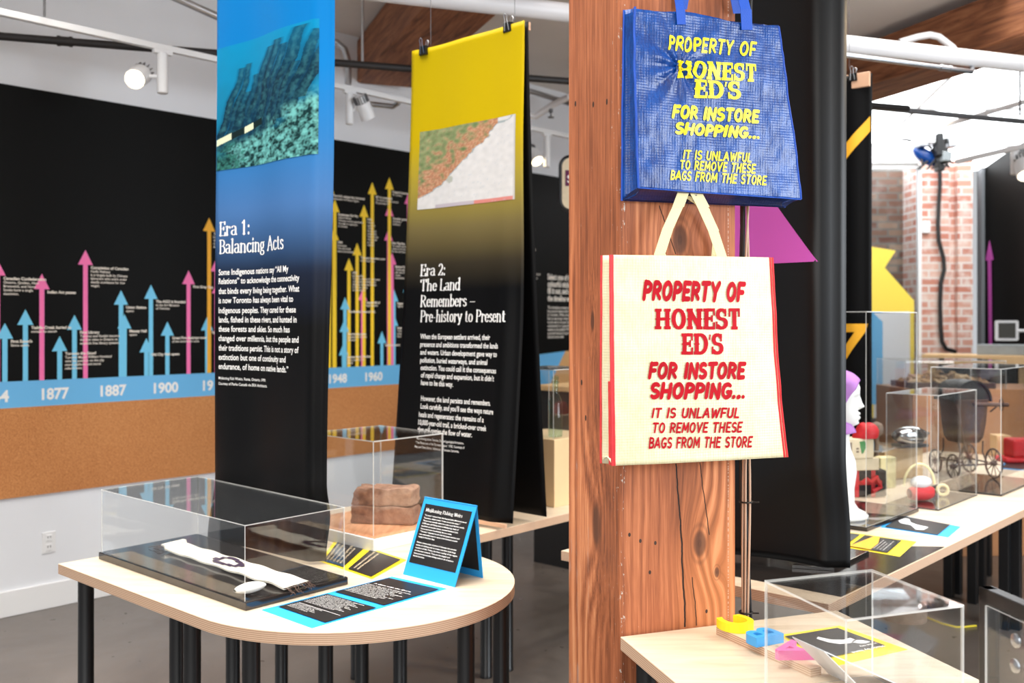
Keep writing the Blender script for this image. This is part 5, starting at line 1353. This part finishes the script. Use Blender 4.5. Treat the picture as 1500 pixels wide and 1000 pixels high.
rc = t4b(1381, 727); tag(obj('cream_ring', MB().tube([rc+V((1, -.2, 0)).normalized()*(.024*math.cos(a*math.pi/10))+UP*(.032+.024*math.sin(a*math.pi/10)) for a in range(20)], .008, 8, closed=True), 'handle_yellow', smooth=True), 'small cream ring beside the red pouch in the lower case', 'ring')
# case with the doll carriage
g0 = on_z(1467, 727); g0.z = 0
g = [g0, g0+AR*.62, g0+AR*.62-BR*.34, g0-BR*.34]
case('clear case over a black board around the old doll carriage', g, .7505, 1.366, ('board_black', .006, .010))
cc = on_z(1411, 697, .751); cx = V((.93, -.36, 0)).normalized(); cx = V((.97, .1, 0)).normalized(); cy = V((-cx.y, cx.x, 0))
cc.y += .0
def cg(a, b, z): return cc+cx*a+cy*b+UP*z
t = thing('doll_carriage', 'antique dark doll carriage with black hood and spoked wheels in its case', 'carriage', cc)
def loft(rings, mi=0, close=True):
    mb = MB(); n = len(rings[0]); vs = [p for r in rings for p in r]; fs = []
    for i in range(len(rings)-1):
        for k in range(n): fs.append([i*n+k, i*n+(k+1) % n, (i+1)*n+(k+1) % n, (i+1)*n+k])
    if close: fs += [list(range(n))[::-1], list(range((len(rings)-1)*n, len(rings)*n))]
    return mb.add(vs, fs, mi)
def rr_ring(w_, d_, z, ox=0, n=24): return [cg(ox+w_/2*math.copysign(abs(math.cos(a))**.6, math.cos(a)), d_/2*math.copysign(abs(math.sin(a))**.6, math.sin(a)), z) for a in [2*math.pi*k/n for k in range(n)]]
obj('body', loft([rr_ring(.13, .16, .19), rr_ring(.165, .20, .22), rr_ring(.185, .23, .30), rr_ring(.195, .25, .40), rr_ring(.205, .26, .425)]), 'rust', t, smooth=True)
hood = []
for k in range(13):
    a = math.pi*k/12
    hood.append([cg(.108*math.cos(a)*s, b, .415+.115*math.sin(a)*s) for b, s in ((-.10, 1), (.02, 1.02), (.12, .96), (.15, .8), (.12, .9), (.02, .96), (-.098, .94))])
obj('hood', loft(hood), 'black_satin', t, smooth=True)
obj('hood_front', MB().prism([cg(.104*math.cos(math.pi*k/16), -.085, .415+.11*math.sin(math.pi*k/16)) for k in range(17)], cy*.006), 'cloth_dark', t)
hb = obj('handle', MB().tube([cg(.095, -.1, .36), cg(.125, -.12, .395), cg(.14, -.12, .405)], .005, 8).tube([cg(-.02, -.135, .405), cg(.175, -.135, .40)], .011, 10), 'rust', t, smooth=True)
obj('grip_ring', MB().tube([cg(.137, -.135+.018*math.cos(a*math.pi/8), .402+.032*math.sin(a*math.pi/8)) for a in range(16)], .0025, 6, closed=True), 'black_iron', hb, smooth=True)
for sx, sy, R in ((-.115, -.10, .068), (.115, -.10, .082), (-.10, .11, .068), (.10, .11, .082)):
    wc = cg(sx, sy, R); mb = MB().tube([wc+cy*(R-.005)*math.cos(a*math.pi/14)+UP*(R-.005)*math.sin(a*math.pi/14) for a in range(28)], .0055, 8, closed=True)
    mb.cyl(wc-cx*.014, wc+cx*.014, .012, 12)
    for a in range(10): mb.cyl(wc, wc+cy*(R-.006)*math.cos(a*math.pi/5)+UP*(R-.006)*math.sin(a*math.pi/5), .0024, 6)
    obj('wheel', mb, 'rust', t, smooth=True)
mb = MB()
for sy in (-.10, .11): mb.cyl(cg(-.115, sy, .072), cg(.115, sy, .08), .005, 8)
for sx in (-.07, .07):
    for sy in (-.09, .1): mb.tube([cg(sx*1.2, sy, .08), cg(sx*.9, sy*.9, .14), cg(sx, sy*.8, .20)], .0045, 8)
    mb.cyl(cg(sx, -.1, .09), cg(sx, .11, .09), .005, 8)
mb.tube([cg(-.10, -.11, .40), cg(-.08, -.112, .3), cg(-.06, -.11, .2), cg(-.015, -.10, .085)], .006, 8)
obj('undercarriage', mb, 'rust', t, smooth=True)
# stacked objects behind the head
def at_y(px, Y, z): return V(((px-HX)/F*Y, Y, z))
def box_px(name, x0, x1, Y, z0, z1, dep, mat, label, cat, bevel=.003, group=None):
    a, b = at_y(x0, Y, z0), at_y(x1, Y+.03, z0); d = b-a; n = V((-d.y, d.x, 0)).normalized()
    o = obj(name, MB().box(a, d, n*dep, UP*(z1-z0)), mat, None, origin=(a+b)/2+n*dep/2, bevel=bevel); tag(o, label, cat, group)
    return o, a, d, n
o, a, d, n = box_px('dark_garment_box', 1214, 1300, 4.84, .741, .872, .13, 'cloth_dark', 'dark box with bright red ribbon behind the display head', 'box', .012)
mb = MB()
for s in (.44, .72): mb.box(a+d*s-n*.003+UP*.0, d*.07, -n*-.002, UP*.13)
mb.tube([a+d*.55-n*.012+UP*.07, a+d*.62-n*.02+UP*.09, a+d*.7-n*.016+UP*.075, a+d*.78-n*.02+UP*.10, a+d*.86-n*.014+UP*.05, a+d*.72-n*.016+UP*.03], .012, 8)
mb.box(a+d*.4-n*.004+UP*.06, d*.5, n*.002, UP*.02)
obj('ribbon', mb, 'red', o, smooth=True)
box_px('cardboard_box', 1246, 1288, 4.83, .8725, .931, .11, 'carton', 'low cream carton under the printed one behind the display head', 'box', group='stacked cartons')
o, a, d, n = box_px('cardboard_box', 1241, 1280, 4.82, .9315, 1.028, .10, 'carton', 'cream carton with a green print on top of the low carton', 'box', group='stacked cartons')
obj('green_label', MB().prism([a+d*u-n*.0012+UP*v for u, v in ((.46, .082), (.66, .086), (.72, .06), (.62, .03), (.55, .022), (.5, .05))], n*.001), 'green', o)
obj('printed_lines', MB().box(a+d*.06-n*.001+UP*.02, d*.12, n*.0008, UP*.06).box(a+d*.34-n*.001+UP*.03, d*.1, n*.0008, UP*.008).box(a+d*.34-n*.001+UP*.045, d*.1, n*.0008, UP*.008), 'stump', o)
hc = at_y(1267, 4.88, 1.0285); tag(obj('knitted_hat', MB().grid(lambda u, v: hc+V((math.cos(u*6.2832)*.062*math.cos(v*1.55)**.6+.012*math.sin(v*3), math.sin(u*6.2832)*.05*math.cos(v*1.55)**.6, .072*math.sin(v*1.55)+.006*noise.noise(V((u*9, v*5, 2))))), 28, 12), 'red', smooth=True, origin=hc), 'red knitted cap on top of the printed carton', 'cap')
o, a, d, n = box_px('plywood_riser', 1296, 1352, 5.42, .741, .905, .2, 'wood_light', 'pale wooden riser under the chrome toaster', 'riser')
sh = at_y(1328, 5.45, .9055)
tag(obj('glass_shelf', MB().box(at_y(1292, 5.25, .9055), V((.24, .30, 0)), V((-.17, .15, 0)), UP*.008, 0, 1), ['acrylic', 'edge'], origin=sh), 'clear shelf with a bright edge under the chrome toaster', 'shelf')
tc = at_y(1333, 5.44, .914); tx_, ty_ = V((.97, .24, 0)), V((-.24, .97, 0))
t = thing('toaster', 'rounded chrome toaster on the clear shelf behind the red pouch', 'toaster', tc)
obj('toaster_body', MB().grid(lambda u, v: tc+tx_*((u-.5)*.20*(1-.12*abs(math.sin(v*math.pi*2))))+ty_*(math.cos(v*2*math.pi)*.06*math.sin(math.pi*(.03+.94*u))**.4)+UP*(.060+math.copysign(abs(math.sin(v*2*math.pi))**.7, math.sin(v*2*math.pi))*.052*math.sin(math.pi*(.05+.9*u))**.4), 28, 28), 'chrome', t, smooth=True)
obj('base', MB().box(tc-tx_*.085-ty_*.045, tx_*.17, ty_*.09, UP*.016), 'black_satin', t)
obj('lever', MB().cyl(tc+tx_*.09+UP*.07, tc+tx_*.118+UP*.07, .008, 10), 'black_satin', t, smooth=True)
yc = at_y(1301, 5.1, .741)
tag(obj('yellow_parcel', MB().box(yc-V((.04, 0, 0)), (.09, .02, 0), (-.01, .06, 0), UP*.16), 'handle_yellow', bevel=.006), 'pale yellow parcel between the cartons and the toaster', 'parcel')
jt = at_y(1284, 5.3, .741); tag(obj('wooden_finial', MB().lathe(jt, [(.04, 0), (.04, .01), (.012, .03), (.012, .24), (.03, .26), (.036, .285), (.03, .31), (.004, .325)], 18), 'stump', smooth=True), 'round topped wooden post behind the red knitted cap', 'stand')
# leaflets on the long table
qb = [(1289, 772), (1317, 754), (1408, 771), (1389, 787)]
t = card('brochure', 'blue edged leaflet with a pale picture on the long table at right', 'brochure', qb, .7402, 'blue_card', [(.05, .95, .06, .84)], curl=0)
Q5 = [on_z(x, y, .7402) for x, y in qb]; qf = lambda s, v: lerp(lerp(Q5[0], Q5[1], s), lerp(Q5[3], Q5[2], s), v)+UP*.0036
obj('printed_picture', MB().prism([qf(s, v) for s, v in ((.55, .12), (.8, .16), (.78, .24), (.6, .3), (.5, .42), (.45, .62), (.2, .6), (.15, .5), (.4, .36), (.42, .2))], UP*.0004), 'white_card', t)
sheet_ = tag(obj('reflection_sheet', MB().prism([t4(-.004, .10, .7402), t4(-.004, 1.02, .7402), t4(-.30, .80, .7402), t4(-.62, .62, .7402), t4(-.62, .10, .7402)], UP*.002), 'board_black', origin=t4(-.3, .5, .7402)), 'glossy black sheet for a mirrored case base at the near end of the long table', 'mat')  # black sheet laid where a case base is mirrored in the table
qy2 = [(1185, 792), (1212, 775), (1342, 793), (1318, 815)]
t = card('brochure', 'yellow edged leaflet on the glossy black sheet at right', 'brochure', qy2, .7426, 'yellow_card', [(.06, .92, .05, .40), (.06, .92, .45, .86)])
Q6 = [on_z(x, y, .7426) for x, y in qy2]; qg = lambda s, v: lerp(lerp(Q6[0], Q6[1], s), lerp(Q6[3], Q6[2], s), v)+UP*.0038
obj('printed_flash', MB().prism([qg(s, v) for s, v in ((.06, .45), (.92, .56), (.92, .62), (.5, .68), (.06, .68))], UP*.0004), 'orange', t)
card_text(qy2, .7426, [(s, 'sans', (.15, .70+i*.035), (.15+.6*(1-.15*(i % 3)), .70+i*.035), (0, -.014)) for i, s in enumerate(para(4, 4, 3))], 'lettering', t)
bb = [on_z(1160, 832, .7426), on_z(1222, 836, .7426), on_z(1273, 811, .7426), on_z(1222, 806, .7426)]
tag(obj('base_board', MB().prism(bb, UP*.012), 'board_black', origin=(bb[1]+bb[3])/2, bevel=.001), 'small black board on the near end of the long table', 'board')
# red machine and leaflet far along the table
q7 = [(1464, 686), (1476, 673), (1530, 678), (1528, 692)]
card('brochure', 'dark leaflet with a blue edge under the red machine at far right', 'brochure', q7, .7402, 'blue_card', [(.08, .98, .05, .97)])
rm = at_y(1497, 6.05, .743); t = thing('red_machine', 'small glossy red machine far along the table at the right edge', 'machine', rm)
obj('housing', MB().box(rm+V((-.07, -.04, .03)), (.26, .02, 0), (0, .14, 0), UP*.11), 'red', t, bevel=.015)
obj('foot', MB().box(rm+V((-.12, -.05, 0)), (.32, .0, 0), (0, .16, 0), UP*.03), 'red', t, bevel=.01)
obj('name_plate', MB().box(rm+V((.0, -.0425, .075)), (.1, .0, 0), (0, .002, 0), UP*.04), 'white_card', t)
tag(obj('wood_block', MB().box(at_y(1461, 6.25, .741), (.09, 0, 0), (0, .1, 0), UP*.14), 'wood_light', bevel=.003), 'pale wooden block left of the red machine', 'block')

# ================================================================== BACKGROUND AT RIGHT
pw = at_y(1337, 6.75, 0); o = tag(obj('plywood_plinth', MB().box(pw, (1.15, .05, 0), (-.03, .6, 0), UP*1.135), 'plinth_wood', origin=pw+V((.5, .3, 0)), bevel=.004), 'large brown plywood plinth behind the doll carriage with wood chips on top', 'plinth', 'plywood plinths')
tr = pw+V((.02, .05, 1.1355))
tag(obj('chip_tray', MB().box(tr, (.58, .02, 0), (0, .4, 0), UP*.04), 'leather', bevel=.003), 'dark wooden tray of chips on the large plinth', 'tray')
mb = MB(); rnd = random.Random(11)
for k in range(150):
    u, v = rnd.random(), rnd.random(); hgt = .07*math.sin(math.pi*u)**.7*(.5+.5*math.sin(math.pi*v))*rnd.random()
    p = tr+V((.04+.5*u, .04+.32*v, .042+hgt)); a = rnd.uniform(0, 6.28); b = rnd.uniform(-.6, .6); d = V((math.cos(a), math.sin(a), b)).normalized(); e = d.orthogonal().normalized()
    L = rnd.uniform(.03, .08); mb.cbox(p, d*L, e*rnd.uniform(.012, .025), d.cross(e)*rnd.uniform(.004, .01))
ch = tag(obj('wood_chips', mb, 'chips', origin=tr), 'heap of pale wood chips in the dark tray', 'wood chips'); ch['kind'] = 'stuff'
case('clear case on the large brown plinth over the wood chips', [pw+V((-.04, .03, 0)), pw+V((.66, .05, 0)), pw+V((.64, .52, 0)), pw+V((-.06, .5, 0))], 1.1355, 1.33, None)
# long counter along the back
cz = 1.292; c0 = at_y(1350, 9.2, 0)
t = thing('counter', 'pale wooden counter running along the back under the black wall', 'counter', c0)
cq = V((1.0, -.55, 0)).normalized()
obj('counter_top', MB().box(V((c0.x, c0.y, cz-.085)), cq*.9+V((0, 0, 0)), V((.2, .36, 0)), UP*.085), 'wood_light', t, bevel=.004)
for s in (.05, .8): obj('leg', MB().box(V((c0.x, c0.y, 0))+cq*s+V((.02, .04, 0)), cq*.07, V((-cq.y, cq.x, 0))*.07, UP*(cz-.085)), 'wood_light', t)
obj('gap_shade', MB().box(V((c0.x, c0.y, cz-.33))+cq*.14+V((.04, .08, 0)), cq*.64, V((.02, .03, 0)), UP*.24), 'black_satin', t)  # dark panel put in for the shaded gap beneath the counter top
tag(obj('stone_block', MB().box(V((c0.x, c0.y, cz+.001))+cq*.46+V((.05, .1, 0)), cq*.42, V((.08, .14, 0)), UP*.095), 'concrete_block', bevel=.006), 'grey stone block lying on the pale counter', 'block')
wx = 4.858
def wr(px, py, o=0):
    r = ray(px, py); k = (wx-o)/r.x; return V((0, 0, CH))+r*k
tip = wr(1450, 352); b_ = wr(1453, 512)
mb = MB().prism([V((wx-.004, tip.y-.085, tip.z-.2)), V((wx-.004, tip.y+.085, tip.z-.2)), V((wx-.004, tip.y, tip.z))], V((-.002, 0, 0)))
mb.prism([V((wx-.004, tip.y-.035, tip.z-.2)), V((wx-.004, tip.y+.035, tip.z-.2)), V((wx-.004, b_.y+.035, .5)), V((wx-.004, b_.y-.035, .5))], V((-.002, 0, 0)))
tag(obj('magenta_arrow', mb, 'magenta'), 'tall thin magenta arrow on the black wall at far right', 'arrow graphic')
# tablet
tb = at_y(1475, 8.0, 1.6-14*8/F); t = thing('tablet_stand', 'white framed tablet on a stand arm in front of the black wall', 'tablet', V((tb.x+.2, tb.y, 0)))
rx = V((.98, -.08, 0)); rz = V((.05, .1, .99)); rn = rx.cross(rz).normalized()
obj('frame', MB().prism([tb+rx*a+rz*b for a, b in rrect(.185, .165, .015)], -rn*.012), 'white', t)
obj('screen', MB().box(tb-rx*.068-rz*.062+rn*.001, rx*.136, rz*.124, rn*.001), 'screen', t)
obj('arm', MB().tube([tb-rn*.02+rx*.03, tb+rx*.13, tb+rx*.22-UP*.02], .012, 8), 'white', t, smooth=True)
obj('pole', MB().lathe(V((tb.x+.22, tb.y-.02, 0)), [(.15, 0), (.15, .012), (.02, .02), (.018, tb.z)], 18), 'white', t, smooth=True)
# brick pier with cable
bx0, bx1 = at_y(1348, 9.85, 0).x, at_y(1390, 9.85, 0).x; bx2, bx3 = at_y(1403, 9.85, 0).x, at_y(1425, 9.85, 0).x
o = tag(obj('brick_pier', MB().box((bx0, 9.85, 0), (bx1-bx0, 0, 0), (0, .44, 0), UP*3.2).box((bx1, 9.93, 0), (bx2-bx1, 0, 0), (0, .36, 0), UP*3.2).box((bx2, 9.85, 0), (bx3-bx2, 0, 0), (0, .44, 0), UP*3.2), 'brick'), 'pale washed brick pier with a recess at the back of the hall', 'brick pier')
pts = [at_y(x, 9.80, 1.6+(470-y)*9.80/F) for x, y in ((1376, 232), (1377, 270), (1375, 300), (1374, 330), (1375, 352), (1382, 378), (1383, 395), (1378, 415), (1377, 445), (1378, 480), (1380, 500), (1386, 511), (1400, 515))]
tag(obj('power_cable', MB().tube(pts, .021, 8), 'rubber', smooth=True), 'thick black cable running down the brick pier', 'cable')
tag(obj('wall_box', MB().box(at_y(1352, 9.80, 1.6+(470-341)*9.8/F), (.075, 0, 0), (0, .048, 0), UP*.12), 'white', bevel=.005), 'small white box fixed to the brick pier', 'wall box')
# glazed partition with vinyl shapes
gy = 9.45
def gp(px, py, o=0): return at(px, py, gy-o)
gx0, gx1 = at_y(1150, gy, 0).x, at_y(1344, gy, 0).x
gt = struct('window_2', MB().box((gx0, gy, .0), (gx1-gx0, 0, 0), (0, .012, 0), UP*3.04, 0), 'glass')
obj('window_frame', MB().box((gx1, gy-.02, 0), (.032, 0, 0), (0, .05, 0), UP*3.08).box((gx0, gy-.02, 3.04), (gx1-gx0, 0, 0), (0, .05, 0), UP*.05), 'white', gt)
struct('trim_2', MB().box((gx0, gy-.05, 3.09), (gx1-gx0, 0, 0), (0, .1, 0), UP*.19), 'sky_panel' if False else 'white')
def vinyl(name, px, o, m): obj(name, MB().prism([gp(x, y, o) for x, y in px], V((0, -.001, 0))), m, gt)
vinyl('yellow_shape', [(1230, 354), (1312, 367), (1296, 392), (1339, 440), (1339, 612), (1230, 612)], .004, 'vinyl_y2')
vinyl('white_sheet', [(1280, 457), (1333, 456), (1333, 612), (1280, 612)], .006, 'white_card')
vinyl('blue_shape', [(1250, 457), (1278, 457), (1293, 471), (1293, 592), (1250, 592)], .008, 'vinyl_blue')
# tangle of equipment under the skylight
ec = at(1366, 222, 9.4); t = thing('hanging_equipment', 'tangle of grey boxes, cables and a blue bag hung under the skylight', 'equipment', ec)
rnd = random.Random(4)
def eo(px, py, d=0): return at(px, py, 9.4+d)
for x, y, w_, h_, m in ((1350, 206, 14, 20, 'steel'), (1374, 212, 10, 34, 'black_satin'), (1392, 207, 12, 20, 'steel'), (1362, 203, 10, 16, 'white'), (1384, 230, 14, 14, 'concrete_block'), (1376, 245, 9, 12, 'black_satin')):
    c = eo(x, y, rnd.uniform(-.1, .1)); k = 9.4/F; obj('box', MB().cbox(c, V((w_*k, 0, 0)), V((0, .12, 0)), UP*h_*k), m, t, bevel=.01)
obj('blue_bag', MB().ball(eo(1356, 229), .12, .06, .075, 0, 18, 10, lambda p: p+V((0, 0, -p.x*.45))), 'bag_blue', t, smooth=True)
mb = MB()
for k in range(9):
    a = eo(1340+k*7, rnd.uniform(196, 204)); b = eo(1345+k*6.5, rnd.uniform(238, 250), -.05); m_ = eo(1338+rnd.uniform(0, 64), rnd.uniform(212, 236), rnd.uniform(-.1, .05))
    q = [a*(1-s)**2+m_*2*s*(1-s)+b*s*s for s in [i/10 for i in range(11)]]; mb.tube(q, .011, 6)
mb.tube([eo(1283, 199), eo(1310, 202), eo(1336, 206)], .014, 6)
obj('cables', mb, 'black_iron', t, smooth=True)
for dx in (-18, 0, 18):
    p = eo(1366+dx, 198); obj('hanger', MB().cyl(p, V((p.x, p.y, 3.38)), .008, 8), 'wire', t)
st_ = on_z(1335, 914, 0)
tag(obj('tree_stump', MB().lathe(V((st_.x, st_.y+.1, 0)), [(.115, 0), (.118, .04), (.112, .085), (.1, .09)], 28), 'stump', smooth=True), 'low grey tree stump on the floor under the long table', 'stump')
pts = [on_z(x, y, .006) for x, y in ((1352, 900), (1360, 905), (1380, 913), (1400, 918), (1412, 918), (1430, 916))]
tag(obj('floor_cable', MB().tube(pts, .005, 6), 'toy_yellow', smooth=True), 'thin yellow cord lying on the floor under the long table', 'cord')
